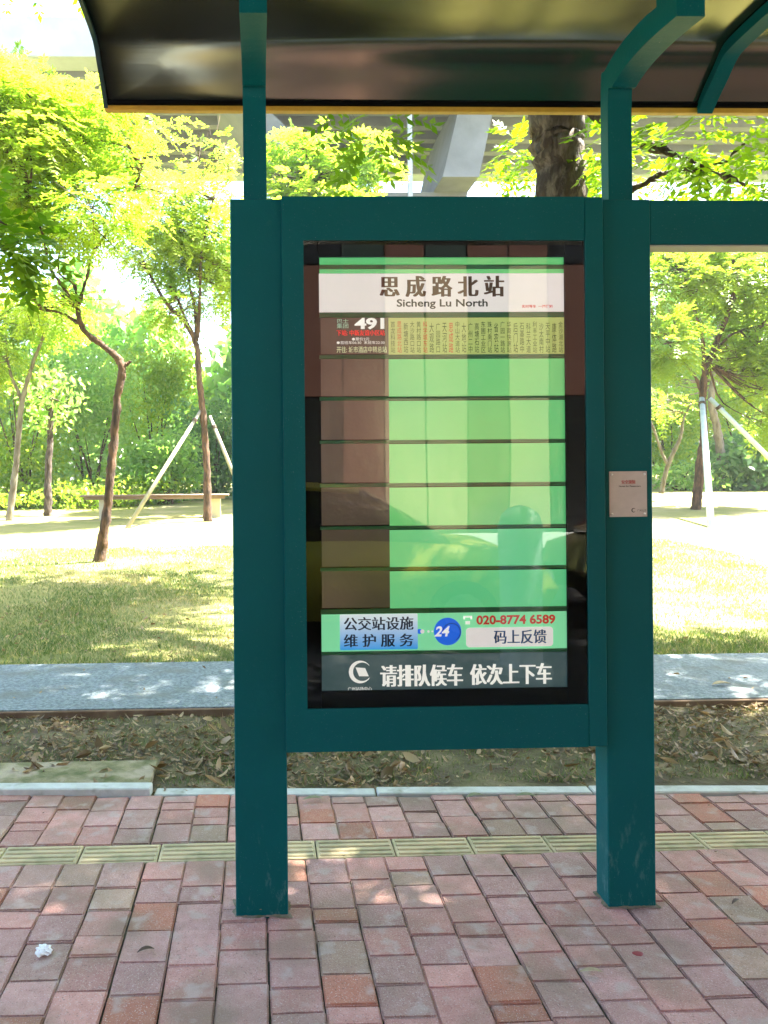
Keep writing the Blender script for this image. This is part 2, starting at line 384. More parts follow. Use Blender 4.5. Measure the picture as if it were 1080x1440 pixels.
# ------------------------------------------------------------------ leaf generators
def unit(v): return v/np.maximum(np.linalg.norm(v, axis=-1, keepdims=True), 1e-6)
def fronds(C, D, length, npair, ll, lw, rnd, droop=0.35):
    """C: (N,3) bases, D: (N,3) directions; pinnate leaves as folded leaflets"""
    N = len(C); up = np.array([0, 0, 1.0]); D = unit(D)
    S = unit(np.cross(D, up) + rng.normal(0, .15, (N, 3))); U = unit(np.cross(S, D))
    Vs, At = [], []
    L_ = length*rng.uniform(.7, 1.2, N)
    for i in range(npair*2+1):
        last = i == npair*2
        t = 1.0 if last else 0.22 + 0.75*(i//2)/max(npair-1, 1)
        side = 0 if last else (1 if i % 2 else -1)
        base = C + D*(L_*t)[:, None] - up*(L_*droop*t*t)[:, None]
        d = unit(D*(1.0 if last else .45) + S*side*.9 - up*rng.uniform(.0, .55, (N, 1)) + rng.normal(0, .12, (N, 3)))
        w = unit(np.cross(d, U) + rng.normal(0, .15, (N, 3)))
        n = np.cross(w, d)
        s = rng.uniform(.8, 1.15, (N, 1))
        a = base; tip = base + d*ll*s
        m1 = base + d*ll*s*.45 + w*lw*.5*s - n*lw*.12; m2 = base + d*ll*s*.45 - w*lw*.5*s - n*lw*.12
        Vs.append(np.stack([a, m1, tip, m2], 1)); At.append(np.repeat(np.clip(rnd + rng.normal(0, .07, N), 0, 1)[:, None], 4, 1))
    V = np.concatenate(Vs).reshape(-1, 3); A = np.concatenate(At).ravel()
    Fc = np.arange(len(V)).reshape(-1, 4)
    return V, Fc, A
def leaves(C, size, asp, rnd, droop=.3):
    N = len(C); d = unit(rng.normal(0, 1, (N, 3)) - np.array([0, 0, droop])); w = unit(np.cross(d, rng.normal(0, 1, (N, 3))))
    s = size*rng.uniform(.6, 1.3, (N, 1)); n = np.cross(w, d)
    V = np.stack([C, C+d*s*.5+w*s*asp*.5-n*s*.06, C+d*s, C+d*s*.5-w*s*asp*.5-n*s*.06], 1).reshape(-1, 3)
    return V, np.arange(len(V)).reshape(-1, 4), np.repeat(rnd, 4)
def cluster_points(clusters, n, sub=9, tight=.33):
    """clusters: (center, rx, ry, rz, weight). returns points, outward dirs, subcenters, per-cluster rnd"""
    Pn, Dn, Rn, SC = [], [], [], []
    wsum = sum(c[4] for c in clusters)
    for c, rx, ry, rz, w in clusters:
        c = np.array(c); r = np.array([rx, ry, rz]); k = max(2, int(sub))
        sc = unit(rng.normal(0, 1, (k, 3)))*rng.uniform(.35, 1.0, (k, 1))*r + c
        m = int(n*w/wsum); idx = rng.integers(0, k, m)
        p = sc[idx] + rng.normal(0, tight, (m, 3))*r*np.array([1, 1, .62])
        Pn.append(p); Dn.append(unit(p-sc[idx])*.8 + unit(p-c)*.5 + rng.normal(0, .25, (m, 3)) + np.array([0, 0, -.12]))
        tone = rng.uniform(.15, .85, k)
        Rn.append(np.clip(tone[idx] + rng.normal(0, .1, m), 0, 1)); SC.append(sc)
    return np.concatenate(Pn), np.concatenate(Dn), np.concatenate(Rn), SC
def tree(name, label, cat, limbs, clusters, n, m, bark, frond=(.36, 6, .085, .034), sub=9, tight=.33, group=None, attach=None, keep=None, twigs=True, simple=None, droop=.35, base=None, notwig=0.0):
    """limbs: list of (points, radii). clusters in world units"""
    p0 = Vector(limbs[0][0][0]) if base is None else Vector(base)
    root = tag(empty(name, p0), label, cat, group)
    bm = nb(); ends = []
    for pts, rad in limbs:
        if name != 'street_tree': rad = [q_*.72 for q_ in rad]
        q, r = smoothline(pts, rad, 12, jit=min(rad)*.22)
        tube(bm, q, r, 12, wob=.10); ends += [Vector(p) for p in q[len(q)*3//5:]]
    knobbly(bm, limbs[0][1][1]*(.16 if name != 'street_tree' else .2), 9)
    pts, dirs, rnd, SC = cluster_points(clusters, n, sub, tight)
    if keep is not None:
        k = keep(pts); pts, dirs, rnd = pts[k], dirs[k], rnd[k]
    if twigs:
        for sc, cc in zip(SC, clusters):
            if cc[4] < notwig: continue
            for c in sc:
                if keep is not None and not keep(np.array([c]))[0]: continue
                c = Vector(c); e = min(ends, key=lambda v: (v-c).length + (0.6*max(0, v.z-c.z)))
                mid = (e+c)/2 + Vector((random.uniform(-.12,.12), random.uniform(-.1,.1), -.1))*(c-e).length
                q, r = smoothline([e, mid, c], [.028+.006*(c-e).length, .016, .006], 4, jit=.01)
                tube(bm, q, r, 5, wob=.1)
                for _ in range(3):
                    e2 = c + Vector((random.gauss(0,.5), random.gauss(0,.5), random.gauss(.05,.35)))*.8
                    tube(bm, [q[-3], (q[-3]+e2)/2+Vector((0,0,.05)), e2], [.009,.006,.003], 4)
    tr = put('trunk', bm, bark, root, smooth=True)
    if simple: V, Fc, A = leaves(pts, simple[0], simple[1], rnd)
    else: V, Fc, A = fronds(pts, dirs, frond[0], frond[1], frond[2], frond[3], rnd, droop)
    nmesh('crown', V, Fc, m, root, attr=A)
    return root
def pl(pts, Y, dy=0.0):
    return [P(a, b_, Y + dy*i) for i, (a, b_) in enumerate(pts)]
def cl(px, py, Y, rx, rz=None, ry=None, w=None):
    c = P(px, py, Y); s = Y/F; rz = rz or rx
    return (tuple(c), rx*s, (ry if ry else (rx+rz)/2*s), rz*s, w if w else rx*rz)

# big street tree behind the board, crown overhead ----------------------
def under(ptsline, lo):          # keep leaves above the sight line of the roof edge
    pass
tb = P(790, 660, 7.0); bx = tb.x
limbs = [([(bx+.05, 7, 0), (bx, 7, 1.5), tuple(P(789, 270, 7)), tuple(P(782, 170, 7)), (bx-.1, 6.9, 5.6), (bx+.2, 6.5, 6.8)], [.30, .235, .222, .225, .2, .12]),
         ([(bx-.08, 6.9, 5.3), (bx-1.2, 6.2, 6.2), (bx-2.4, 5.6, 7.0)], [.14, .09, .05]),
         ([(bx, 6.9, 5.4), (bx+1.4, 5.8, 6.2), (bx+3.0, 5.0, 6.8)], [.15, .1, .05]),
         ([(bx, 6.9, 5.5), (bx-.6, 8.3, 6.8), (bx-1.6, 9.6, 8.0)], [.13, .08, .04]),
         ([(bx, 6.9, 5.5), (bx+1.2, 8.2, 6.0), (bx+2.4, 8.8, 6.6)], [.13, .08, .04]),
         ([tuple(P(795, 130, 7)), tuple(P(880, 190, 6.6)), tuple(P(960, 222, 6.4)), tuple(P(1050, 262, 6.2))], [.05, .035, .025, .012]),
         ([tuple(P(870, 280, 7)), tuple(P(930, 245, 6.8)), tuple(P(1000, 235, 6.6)), tuple(P(1050, 200, 6.5))], [.03, .03, .02, .012])]
def keepA(p):
    # the open strip between board and roof stays as free of this crown as in the photograph
    lim = np.where(p[:, 0]/np.maximum(p[:, 1], .1) > .33, .36, .50)
    return p[:, 2] > 1.5 + lim*p[:, 1] + rng.normal(0, .10, len(p))
tree('street_tree', 'large dark-barked tree standing right behind the green board, its crown spreading over the shelter', 'tree', limbs,
     [((bx+2.2, 5.3, 7.0), 2.6, 1.5, 1.1, 8), ((bx+4.8, 5.0, 6.8), 2.6, 2.6, 1.2, 9), ((bx-.5, 5.4, 7.2), 1.6, 2.2, 1.1, 7), ((bx-.9, 9.2, 9.2), 2.1, 1.6, .9, 8),
      ((bx+2.2, 3.4, 6.6), 2.6, 1.8, 1.0, 7), ((bx+5.0, 6.7, 7.2), 2.0, 1.1, 1.0, 7), ((4.9, 3.7, 5.9), 1.1, .8, .5, 3.5), ((2.5, 10.2, 9.6), 1.6, 1.4, .8, 5), ((bx+3, .4, 6.4), 3.0, 1.6, 1.0, 5), ((bx+6.5, 2.5, 6.4), 1.8, 2.6, 1.0, 5),
      ((bx+.3, 3.6, 6.2), 1.5, 1.4, .7, 5), ((bx-.9, 7.2, 8.0), 1.7, 1.4, .8, 6), ((1.3, 4.2, 5.9), 1.5, 1.3, .6, 5), ((bx+.5, 11.2, 9.8), 2.6, 1.3, .7, 6), ((bx-1.5, 10.4, 9.6), 1.6, 1.2, .7, 4), ((bx+1.2, 5.0, 8.4), 3.0, 2.0, .8, 7),
      cl(950, 215, 6.6, 120, 40, 1.0, .9), cl(1010, 265, 7.2, 75, 30, .8, .7), cl(742, 215, 8, 22, 36, .4, .3), cl(835, 225, 8, 16, 40, .3, .3), (tuple(P(520, 182, 5.2)), .13, .2, .09, .16)],
     13000, L_NEAR, BARKD, frond=(.34, 6, .095, .042), sub=12, tight=.30, notwig=.95,
     keep=lambda p: keepA(p) | ((p[:, 1] > 5.0) & (np.abs(p[:, 0]/p[:, 1]-.0) > .335) & (p[:, 2] < 1.5+.46*p[:, 1]) & (p[:, 2] > 1.5+.34*p[:, 1])) | ((p[:, 1] < 5.5) & (p[:, 0]/p[:, 1] > .10) & (p[:, 0]/p[:, 1] < .19) & (p[:, 2] > 1.5+.42*p[:, 1])& (p[:, 2] < 5)))

tree('added_shade_tree', 'unseen tree added behind the viewer to shade the road', 'tree',  # out of view, added to keep the mirrored road and paving dark
     [([(7.2, -2.3, -.12), (7.15, -2.3, 2), (7.0, -2.2, 4), (6.4, -2.0, 6.2)], [.24, .2, .18, .1]),
      ([(7.05, -2.2, 3.8), (5.4, -1.4, 5.6), (4.0, -.9, 6.6)], [.13, .1, .05]), ([(7.05, -2.2, 4.0), (5.6, -3.4, 5.8), (4.2, -4.2, 6.8)], [.13, .1, .05])],
     [((3.4, -2.0, 6.9), 2.2, 1.0, .8, 5), ((5.6, .6, 6.9), 2.2, .6, .8, 3), ((2.2, -1.6, 7.2), 2.0, 1.7, .8, 6), ((6.6, -3.6, 7.0), 2.2, 1.6, .9, 5), ((7.2, -1.6, 7.2), 2.0, 2.0, 1.0, 5)],
     5200, L_NEAR, BARKD, frond=(.34, 6, .095, .042), sub=12, tight=.30)
# left near tree (trunk out of frame), a leafy branch hangs into view
limbs = [([(-3.6, 5.0, 0), (-3.55, 5.0, 2), (-3.3, 4.9, 4), (-2.6, 4.8, 6.2)], [.17, .14, .12, .06]),
         ([(-3.35, 4.9, 3.6), (-2.6, 4.8, 3.5), tuple(P(20, 320, 4.8))], [.05, .03, .01]),
         ([(-3.3, 4.9, 4.5), (-1.6, 5.2, 6.4), (-.4, 5.6, 7.4)], [.07, .04, .02])]
c0 = P(0, 330, 4.8); c1 = P(40, 345, 4.8)
tree('leaning_tree', 'near tree beyond the left edge whose dark leafy spray hangs at the left margin', 'tree', limbs,
     [(tuple(c0), .15, .25, .13, .36), (tuple(c1), .09, .15, .06, .14), ((-.7, 3.0, 6.3), 1.5, 1.5, .7, 4.5), ((-1.4, 1.0, 6.3), 1.6, 1.3, .7, 5), ((-1.4, 4.6, 7.0), 1.6, 2.2, .9, 9), ((-2.6, 7.2, 7.2), 1.4, 1.6, 1.0, 5), ((1.0, 5.2, 7.6), 1.6, 2, .8, 7)],
     4300, L_NEAR, BARK, frond=(.30, 5, .105, .046), sub=9, tight=.30, notwig=1.1,
     keep=lambda p: (p[:, 2] > 1.5+.62*p[:, 1]) | ((p[:, 2] < 3.4) & (p[:, 0] < c1.x+.25)))

# left lawn tree with the crooked trunk
gA = G(140, 790); YA = gA.y; s = YA/F
limbs = [(pl([(140, 792), (150, 720), (158, 640), (165, 565), (171, 515), (150, 490), (118, 465), (108, 428)], YA), [12.5*s, 9*s, 8.5*s, 7.5*s, 8*s, 6*s, 5.5*s, 5*s]),
         (pl([(112, 455), (85, 440), (58, 433), (45, 410)], YA, .1), [4*s, 3*s, 2*s, 1.2*s]),
         (pl([(108, 432), (90, 405), (70, 375), (60, 330), (40, 270)], YA, -.1), [4*s, 3.2*s, 2.4*s, 1.8*s, 1*s]),
         (pl([(108, 430), (104, 400), (82, 378), (95, 300), (110, 200)], YA, .15), [3.5*s, 2.6*s, 2*s, 1.6*s, .8*s]),
         (pl([(110, 428), (122, 392), (133, 350), (175, 300), (200, 230)], YA, .1), [4*s, 3*s, 2.6*s, 1.6*s, .8*s]),
         (pl([(171, 516), (178, 512), (184, 508)], YA), [4.5*s, 4*s, 2.5*s]),
         (pl([(135, 348), (140, 344)], YA), [4*s, 2.5*s])]
tree('lawn_tree', 'crooked brown-trunked tree on the sunny lawn at left, its trunk bending over to the left', 'tree', limbs,
     [cl(60, 190, YA, 75, 60), cl(150, 175, YA+.8, 75, 50), cl(15, 130, YA-.5, 50, 28, w=1500), cl(110, 290, YA, 85, 45), cl(190, 230, YA+.5, 45, 45, w=1200), cl(30, 260, YA, 50, 60), cl(60, 420, YA, 50, 25, w=700), cl(20, 160, YA, 50, 70)],
     2900, L_YEL, BARK, frond=(.40, 7, .10, .036), sub=9, tight=.30)

# staked tree on the left
gB = G(292, 733); YB = gB.y; s = YB/F
limbs = [(pl([(292, 735), (291, 660), (286, 590), (280, 530), (276, 485), (258, 450), (235, 428), (208, 382)], YB), [9*s, 7*s, 6.5*s, 6*s, 5.5*s, 4.5*s, 3.5*s, 2*s]),
         (pl([(276, 480), (275, 440), (265, 395), (258, 345), (240, 280)], YB, .1), [5*s, 3.5*s, 2.5*s, 2*s, 1*s]),
         (pl([(278, 475), (281, 420), (284, 350), (300, 280)], YB, -.1), [4*s, 3*s, 2*s, 1*s]),
         (pl([(262, 452), (245, 410), (232, 400)], YB), [3*s, 2.5*s, 2*s])]
tree('staked_tree', 'slender tree held by leaning wooden stakes beside the long bench, left of the green post', 'tree', limbs,
     [cl(250, 300, YB, 60, 45), cl(300, 330, YB+.5, 50, 50), cl(215, 350, YB, 50, 40), cl(260, 270, YB, 40, 20, w=500), cl(240, 430, YB, 45, 25, w=900), cl(320, 400, YB+1, 40, 60), cl(305, 215, YB+1, 35, 25, w=350)],
     1900, L_YEL, BARK, frond=(.48, 6, .14, .052), sub=9, tight=.30)
# left margin tree
gC = G(12, 732); YC = gC.y; s = YC/F
limbs = [(pl([(12, 734), (22, 660), (27, 600), (32, 560), (45, 515), (58, 480), (70, 450)], YC), [7*s, 6*s, 5.5*s, 5*s, 3.5*s, 3*s, 2*s]),
         (pl([(31, 562), (18, 535), (10, 500), (8, 440)], YC), [4*s, 3*s, 2.5*s, 2*s])]
tree('forked_tree', 'thin grey forked tree at the far left margin of the lawn', 'tree', limbs,
     [cl(20, 430, YC, 50, 40), cl(75, 430, YC, 40, 35), cl(-20, 480, YC, 40, 60)], 1000, L_YEL, BARKP, frond=(.48, 6, .14, .052), sub=8)
tree('stub_tree', 'short dark trunk half hidden among the bushes between the margin tree and crooked tree', 'tree',
     [(pl([(68, 728), (67, 690), (69, 640), (72, 560)], YC+1.5), [.16, .15, .13, .08])], [cl(75, 560, YC+2, 45, 45)], 500, L_FAR, BARKD, simple=(.22, .5), sub=8)
# crowns seen in the gap between board and roof
YE = 24.0
tree('tall_tree', 'pale yellow-green tree rising behind the board, crown seen between the two roof uprights', 'tree',
     [([tuple(P(450, 720, YE)), tuple(P(452, 500, YE)), tuple(P(440, 300, YE)), tuple(P(430, 200, YE))], [.25, .2, .15, .05])],
     [cl(425, 205, YE, 38, 20, w=600), cl(490, 245, YE, 40, 14, w=400), cl(390, 245, YE, 20, 18, w=300), cl(455, 240, YE, 40, 18, w=700), cl(455, 330, YE, 70, 60), cl(530, 215, YE, 25, 22, w=300)], 1500, L_YEL, BARK, frond=(.5, 6, .2, .08), sub=8)
tree('feathery_conifer', 'blue-green feathery conifer top showing just above the board left of the viaduct pier', 'tree',
     [([tuple(P(505, 720, YE+3)), tuple(P(507, 480, YE+3)), tuple(P(507, 180, YE+3))], [.22, .15, .03])],
     [cl(507, 195, YE+3, 14, 18, w=180), cl(508, 235, YE+3, 24, 24, w=420), cl(508, 290, YE+3, 34, 30), cl(508, 370, YE+3, 48, 50)], 1500, L_DARK, BARKD, simple=(.30, .28), sub=10)
# right lawn tree
gD = G(978, 716); YD = min(gD.y, 20.0); s = YD/F
limbs = [(pl([(979, 718), (984, 660), (990, 610), (988, 560), (993, 520), (1008, 480), (1024, 440), (1040, 380)], YD), [10*s, 8*s, 7*s, 6.5*s, 6.5*s, 5*s, 4.5*s, 2*s]),
         (pl([(991, 525), (988, 480), (978, 440), (960, 380)], YD), [5*s, 3.5*s, 2.5*s, 1.5*s]),
         (pl([(988, 560), (978, 530), (962, 510), (930, 470)], YD), [3*s, 2.4*s, 2*s, 1*s]),
         (pl([(1000, 500), (1030, 470), (1070, 458)], YD), [2.5*s, 2*s, 1.5*s])]
p_right = tree('propped_tree', 'dark-trunked leafy tree on the right lawn propped by two pale poles', 'tree', limbs,
     [cl(950, 400, YD, 45, 45), cl(1030, 400, YD, 60, 45), cl(1080, 440, YD, 40, 70), cl(940, 480, YD-1, 25, 40, w=1400), cl(1050, 500, YD, 35, 30, w=1300), cl(1075, 560, YD, 25, 50, w=1500), cl(985, 370, YD+1, 70, 25), cl(1000, 330, YD+1, 100, 40)],
     2600, L_MID, BARK, frond=(.46, 6, .14, .055), sub=10, tight=.27)
s = 24/F
tree('bare_forked_tree', 'small leafless V-forked trunk beside the right green post', 'tree',
     [(pl([(930, 694), (936, 665), (945, 640), (957, 615), (961, 590), (972, 568)], 22), [4*s, 4*s, 4*s, 3*s, 2.2*s, 1.4*s]),
      (pl([(940, 655), (930, 635), (918, 600), (905, 575)], 22), [3*s, 2.5*s, 2*s, 1.3*s])], [cl(935, 570, 22.5, 25, 20)], 50, L_YEL, BARKP, frond=(.48, 6, .12, .045), sub=5)
tree('pale_tree', 'pale trunk standing behind the propped tree on the right', 'tree',
     [(pl([(1012, 690), (1013, 640), (1008, 600), (1000, 560), (1010, 480)], 26), [.22, .2, .17, .15, .08])], [cl(1000, 420, 27, 90, 60), cl(1060, 500, 27, 60, 50), cl(930, 540, 27, 35, 35)], 1500, L_YEL, BARKP, simple=(.24, .45), sub=9)

# stakes ----------------------------------------------------------------
def stake(p, q, r, m, label):
    p, q = Vector(p), Vector(q); root = tag(empty('tree_stake', p), label, 'stake')
    bm = nb(); tube(bm, [p-(q-p).normalized()*.1, (p+q)/2, q], [r, r*.95, r*.85], 8); put('pole', bm, m, root, True)
    bm = nb(); d = (q-p).normalized(); a = q-d*.35; tube(bm, [a, a+d*.08], [r*1.25, r*1.25], 8); put('tie_band', bm, BARKD, root)
stake(G(178, 744), P(282, 578, YB), .055, POLEM, 'weathered wooden stake leaning from the lawn up right to the staked tree')
stake(P(338, 690, YB-.5), P(295, 585, YB), .05, POLEM, 'wooden stake slanting from the tree down behind the left green post')
stake(G(1000, 742), P(987, 560, YD), .075, POLEW, 'bluish white upright prop pole against the dark right-hand trunk')
stake(P(1100, 662, YD-.5), P(998, 560, YD), .065, POLEW, 'white prop pole slanting down to the right edge from the propped tree')

# bench -----------------------------------------------------------------
yb = YB+1.2; a = P(115, 698, yb); c = P(322, 696, yb); zt = (a.z+c.z)/2+.03
bench = tag(empty('bench', ((a.x+c.x)/2, yb, gz(a.x, yb))), 'long low plank bench standing at the far edge of the lawn behind the trees', 'bench')
for k in range(3): B('seat_plank', a.x, c.x, yb-.25+k*.17, yb-.10+k*.17, zt-.045, zt, WOODB, bench, .01)
B('apron', a.x+.1, c.x-.1, yb-.2, yb-.15, zt-.12, zt-.048, WOODB, bench)
for xx in (a.x+.6, c.x-.35): B('leg', xx-.13, xx+.13, yb-.14, yb+.15, gz(xx, yb)-.1, zt-.048, WOODL, bench, .01)

# shrubs and woodland -----------------------------------------------------
def shrub(name, label, px, py, Y, rx, rz, n, m, size=.17, asp=.5, group=None):
    c = P(px, py, Y); g = gz(c.x, Y); s_ = Y/F; rx *= s_; rz *= s_
    root = tag(empty(name, (c.x, Y, g)), label, 'bush', group)
    bm = nb()
    for k in range(6):
        e = c + Vector((random.uniform(-.7, .7)*rx, random.uniform(-.5, .5), random.uniform(-.3, .7)*rz))
        tube(bm, [(c.x+random.uniform(-.3, .3), Y, g-.1), (c.x+(e.x-c.x)*.4, Y, (g+e.z)/2), e], [.05, .035, .01], 5)
    put('stem', bm, BARK, root, True)
    pts, dirs, rnd, SC = cluster_points([(tuple(c), rx, rx*.6, rz, 1)], n, 22, .26)
    pts = pts[pts[:, 2] > g]; rnd = rnd[:len(pts)]
    V, Fc, A = leaves(pts, size, asp, rnd); nmesh('foliage', V, Fc, m, root, attr=A)
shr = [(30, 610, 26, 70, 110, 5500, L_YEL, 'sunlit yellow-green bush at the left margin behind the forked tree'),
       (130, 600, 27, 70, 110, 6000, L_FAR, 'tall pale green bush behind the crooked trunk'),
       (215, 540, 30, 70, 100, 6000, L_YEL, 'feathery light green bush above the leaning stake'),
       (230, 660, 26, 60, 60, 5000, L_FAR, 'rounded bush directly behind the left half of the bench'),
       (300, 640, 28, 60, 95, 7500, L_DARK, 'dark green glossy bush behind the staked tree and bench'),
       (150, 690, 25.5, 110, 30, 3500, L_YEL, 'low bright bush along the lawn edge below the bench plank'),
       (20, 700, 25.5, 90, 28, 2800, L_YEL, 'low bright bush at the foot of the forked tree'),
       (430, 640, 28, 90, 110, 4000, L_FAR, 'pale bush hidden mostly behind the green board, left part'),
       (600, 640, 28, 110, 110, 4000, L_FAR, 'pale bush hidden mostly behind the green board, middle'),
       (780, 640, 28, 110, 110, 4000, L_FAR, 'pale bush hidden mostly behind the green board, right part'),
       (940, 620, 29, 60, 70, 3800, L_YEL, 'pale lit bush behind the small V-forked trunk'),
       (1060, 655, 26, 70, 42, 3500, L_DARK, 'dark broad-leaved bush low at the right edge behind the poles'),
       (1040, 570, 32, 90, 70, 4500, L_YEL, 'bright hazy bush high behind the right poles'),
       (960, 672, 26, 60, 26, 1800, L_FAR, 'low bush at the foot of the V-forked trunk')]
for q in shr:
    shrub('bush', q[7], q[0], q[1], q[2], q[3], q[4], q[5], q[6], size=.26 if q[6] is L_DARK and q[0] > 900 else .17, group='bushes along the far edge of the lawn')
# woodland mass beyond the viaduct
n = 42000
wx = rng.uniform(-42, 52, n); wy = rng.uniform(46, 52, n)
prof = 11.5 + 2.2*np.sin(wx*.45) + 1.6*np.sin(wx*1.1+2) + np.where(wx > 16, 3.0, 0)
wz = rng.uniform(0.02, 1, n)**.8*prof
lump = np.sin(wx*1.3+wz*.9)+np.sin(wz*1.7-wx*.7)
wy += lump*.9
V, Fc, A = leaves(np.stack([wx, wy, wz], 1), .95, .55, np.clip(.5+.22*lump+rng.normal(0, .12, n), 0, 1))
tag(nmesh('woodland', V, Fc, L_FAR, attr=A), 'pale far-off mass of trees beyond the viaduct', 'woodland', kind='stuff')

# ------------------------------------------------------------------ grass and litter
def grass(name, x0, x1, y0, y1, n, h, label, pfun=None, w=.006):
    x = rng.uniform(x0, x1, n); y = y0+(y1-y0)*rng.uniform(0, 1, n)**1.3
    if pfun is not None:
        k = rng.uniform(0, 1, n) < pfun(x, y); x, y = x[k], y[k]
    n = len(x); g = np.vectorize(gz)(x, y) if y1 > 8 else np.full(n, SOILZ if y1 < 5 else 0.0)
    b0 = np.stack([x, y, g-.015], 1); a = rng.uniform(0, 6.28, n); hh = h*rng.uniform(.4, 1.2, n)
    ww = (w*np.maximum(1, y/7))[:, None]*np.stack([np.cos(a), np.sin(a), 0*a], 1)
    lean = np.stack([rng.normal(0, .5, n), rng.normal(0, .5, n), np.ones(n)], 1)*hh[:, None]
    V = np.stack([b0-ww/2, b0+ww/2, b0+lean], 1).reshape(-1, 3)
    dry = .5+.5*np.sin(x*1.7+1.3*np.sin(y*1.1))*np.cos(y*1.9+x*.6)
    r = np.clip(.15+.5*dry**1.5+rng.normal(0, .2, n), 0, 1)
    r = np.where(rng.uniform(0, 1, n) < .12+.35*(dry > .72), .99, np.minimum(r, .92))
    return tag(nmesh(name, V, np.arange(len(V)).reshape(-1, 3), GRASS, attr=np.repeat(r, 3)), label, 'grass', kind='stuff')
grass('grass', -5.2, 7.5, 6.0, 14, 260000, .055, 'short patchy green and straw-coloured grass covering the lawn', lambda x, y: .35+.65*((np.sin(x*1.9+y*.8)*np.cos(y*1.5-x*.5)) > -.35), w=.010)
grass('strip_grass', -3, 4.6, 3.72, 4.8, 70000, .045, 'sparse weedy grass growing through the soil strip behind the kerb', lambda x, y: np.clip(.25+.9*(np.sin(x*2.3+1)*np.cos(y*3+x) > 0.1)*(y > 4.05), 0, 1)*np.where((x < kl) & (y < 4.03), .05, 1))
def litter(name, n, x0, x1, y0, y1, zb, size, label, pf=None):
    x = rng.uniform(x0, x1, n); y = rng.uniform(y0, y1, n)
    if pf is not None:
        k = rng.uniform(0, 1, n) < pf(x, y); x, y = x[k], y[k]
    n = len(x); a = rng.uniform(0, 6.28, n); s_ = size*rng.uniform(.45, 1.25, n); tilt = rng.normal(0, .35, n)
    d = np.stack([np.cos(a), np.sin(a), tilt], 1); w = np.stack([-np.sin(a), np.cos(a), rng.normal(0, .3, n)], 1)
    up = np.array([0, 0, 1.0]); c = np.stack([x, y, zb+rng.uniform(.003, .03, n)], 1)
    asp = rng.uniform(.25, .5, n)[:, None]; S_ = s_[:, None]; cu = rng.uniform(-.15, .35, n)[:, None]
    Vv = [c-d*S_*.5+up*S_*.1, c-d*S_*.2+w*S_*asp*.45+up*S_*cu*.6, c-d*S_*.2-w*S_*asp*.45+up*S_*cu*.6, c-d*S_*.2, c+d*S_*.2+w*S_*asp*.4+up*S_*cu, c+d*S_*.2-w*S_*asp*.4+up*S_*cu*.5, c+d*S_*.2, c+d*S_*.5+up*S_*.12]
    V = np.stack(Vv, 1).reshape(-1, 3)
    T = np.array([[0,1,3],[0,3,2],[1,4,6],[1,6,3],[3,6,5],[3,5,2],[4,7,6],[6,7,5]])
    Fc = (np.arange(n)[:, None, None]*8+T[None]).reshape(-1, 3)
    return tag(nmesh(name, V, Fc, LITTER, attr=np.repeat(np.clip(rng.beta(1.3, 1.8, n), 0, 1), 8)), label, 'fallen leaves', kind='stuff')
litter('leaf_litter', 15000, -3, 4.6, 3.64, 4.80, SOILZ, .040, 'dry brown and tan fallen leaves heaped along the soil strip', lambda x, y: np.clip(.22+.6*(np.sin(x*1.7+2)*np.sin(y*5+x) > -.1), 0, 1)*np.where((x < kl) & (y < 4.05), .06, 1))
litter('lawn_litter', 1300, -4.5, 6, 6.1, 11, 0.008, .05, 'a few dry leaves scattered over the shaded grass')
litter('twig_litter', 700, -3, 4.6, 3.72, 4.8, SOILZ+.01, .09, 'long curled dead leaves lying on top of the strip litter')
def single_leaf(px, py, size, rot, m, label, z=.004, sxx=.3):
    p = P(px, py, 2.5)
    d = (p-CAMLOC); p = CAMLOC + d*((CAMLOC.z-z)/-d.z)
    c, s_ = math.cos(rot), math.sin(rot); bm = nb(); rows = []
    for i in range(7):
        t = i/6; w = math.sin(math.pi*min(1, t*.95+.03))**.8*size*sxx*.5; u = (t-.5)*size; zz = .006*math.sin(t*3)+.004
        rows.append([bm.verts.new((u*c-v*s_, u*s_+v*c, zz+abs(v)*.5)) for v in (-w, 0, w)])
    for i in range(6):
        for k in range(2): bm.faces.new((rows[i][k], rows[i+1][k], rows[i+1][k+1], rows[i][k+1]))
    me = bpy.data.meshes.new('fallen_leaf'); bm.to_mesh(me); bm.free(); me.materials.append(m)
    o = bpy.data.objects.new('fallen_leaf', me); col.objects.link(o); o.location = p; tag(o, label, 'leaf')
DL1 = mat('leaf_tan', (.42,.36,.22), .7, color2=(.3,.22,.12), scale=30); DL2 = mat('leaf_brown', (.07,.04,.03), .7, color2=(.12,.08,.05), scale=30)
DL3 = mat('leaf_olive', (.2,.24,.12), .7, color2=(.3,.3,.2), scale=30)
single_leaf(205, 1339, .055, .3, DL2, 'small curled dark brown leaf on a pink brick left of the left post foot', .004, .35)
single_leaf(832, 1369, .07, -.1, DL1, 'narrow tan leaf lying on the bricks below the right post', .004, .25)
single_leaf(668, 1121, .09, .2, DL3, 'olive leaf on the bricks against the kerb under the board, left one', .004, .3)
single_leaf(740, 1121, .10, -.1, DL3, 'olive leaf on the bricks near the kerb just left of right post', .004, .3)
single_leaf(440, 1125, .09, .1, DL3, 'pale olive leaf at the kerb just right of the left post', .004, .3)
single_leaf(1035, 1270, .05, .5, DL2, 'small brown scrap of leaf on the bricks near the right margin', .004, .25)
single_leaf(1015, 963, .14, .1, DL1, 'pale dry leaf lying alone on the grey path right of the shelter', .036, .35)
litter('path_litter', 60, -4, 5, 4.85, 6.0, .033, .045, 'a few small dry leaf scraps lying on the grey path')
litter('pavement_litter', 70, -1.8, 2.6, 2.2, 3.6, .001, .014, 'tiny leaf scraps and crumbs scattered over the bricks')
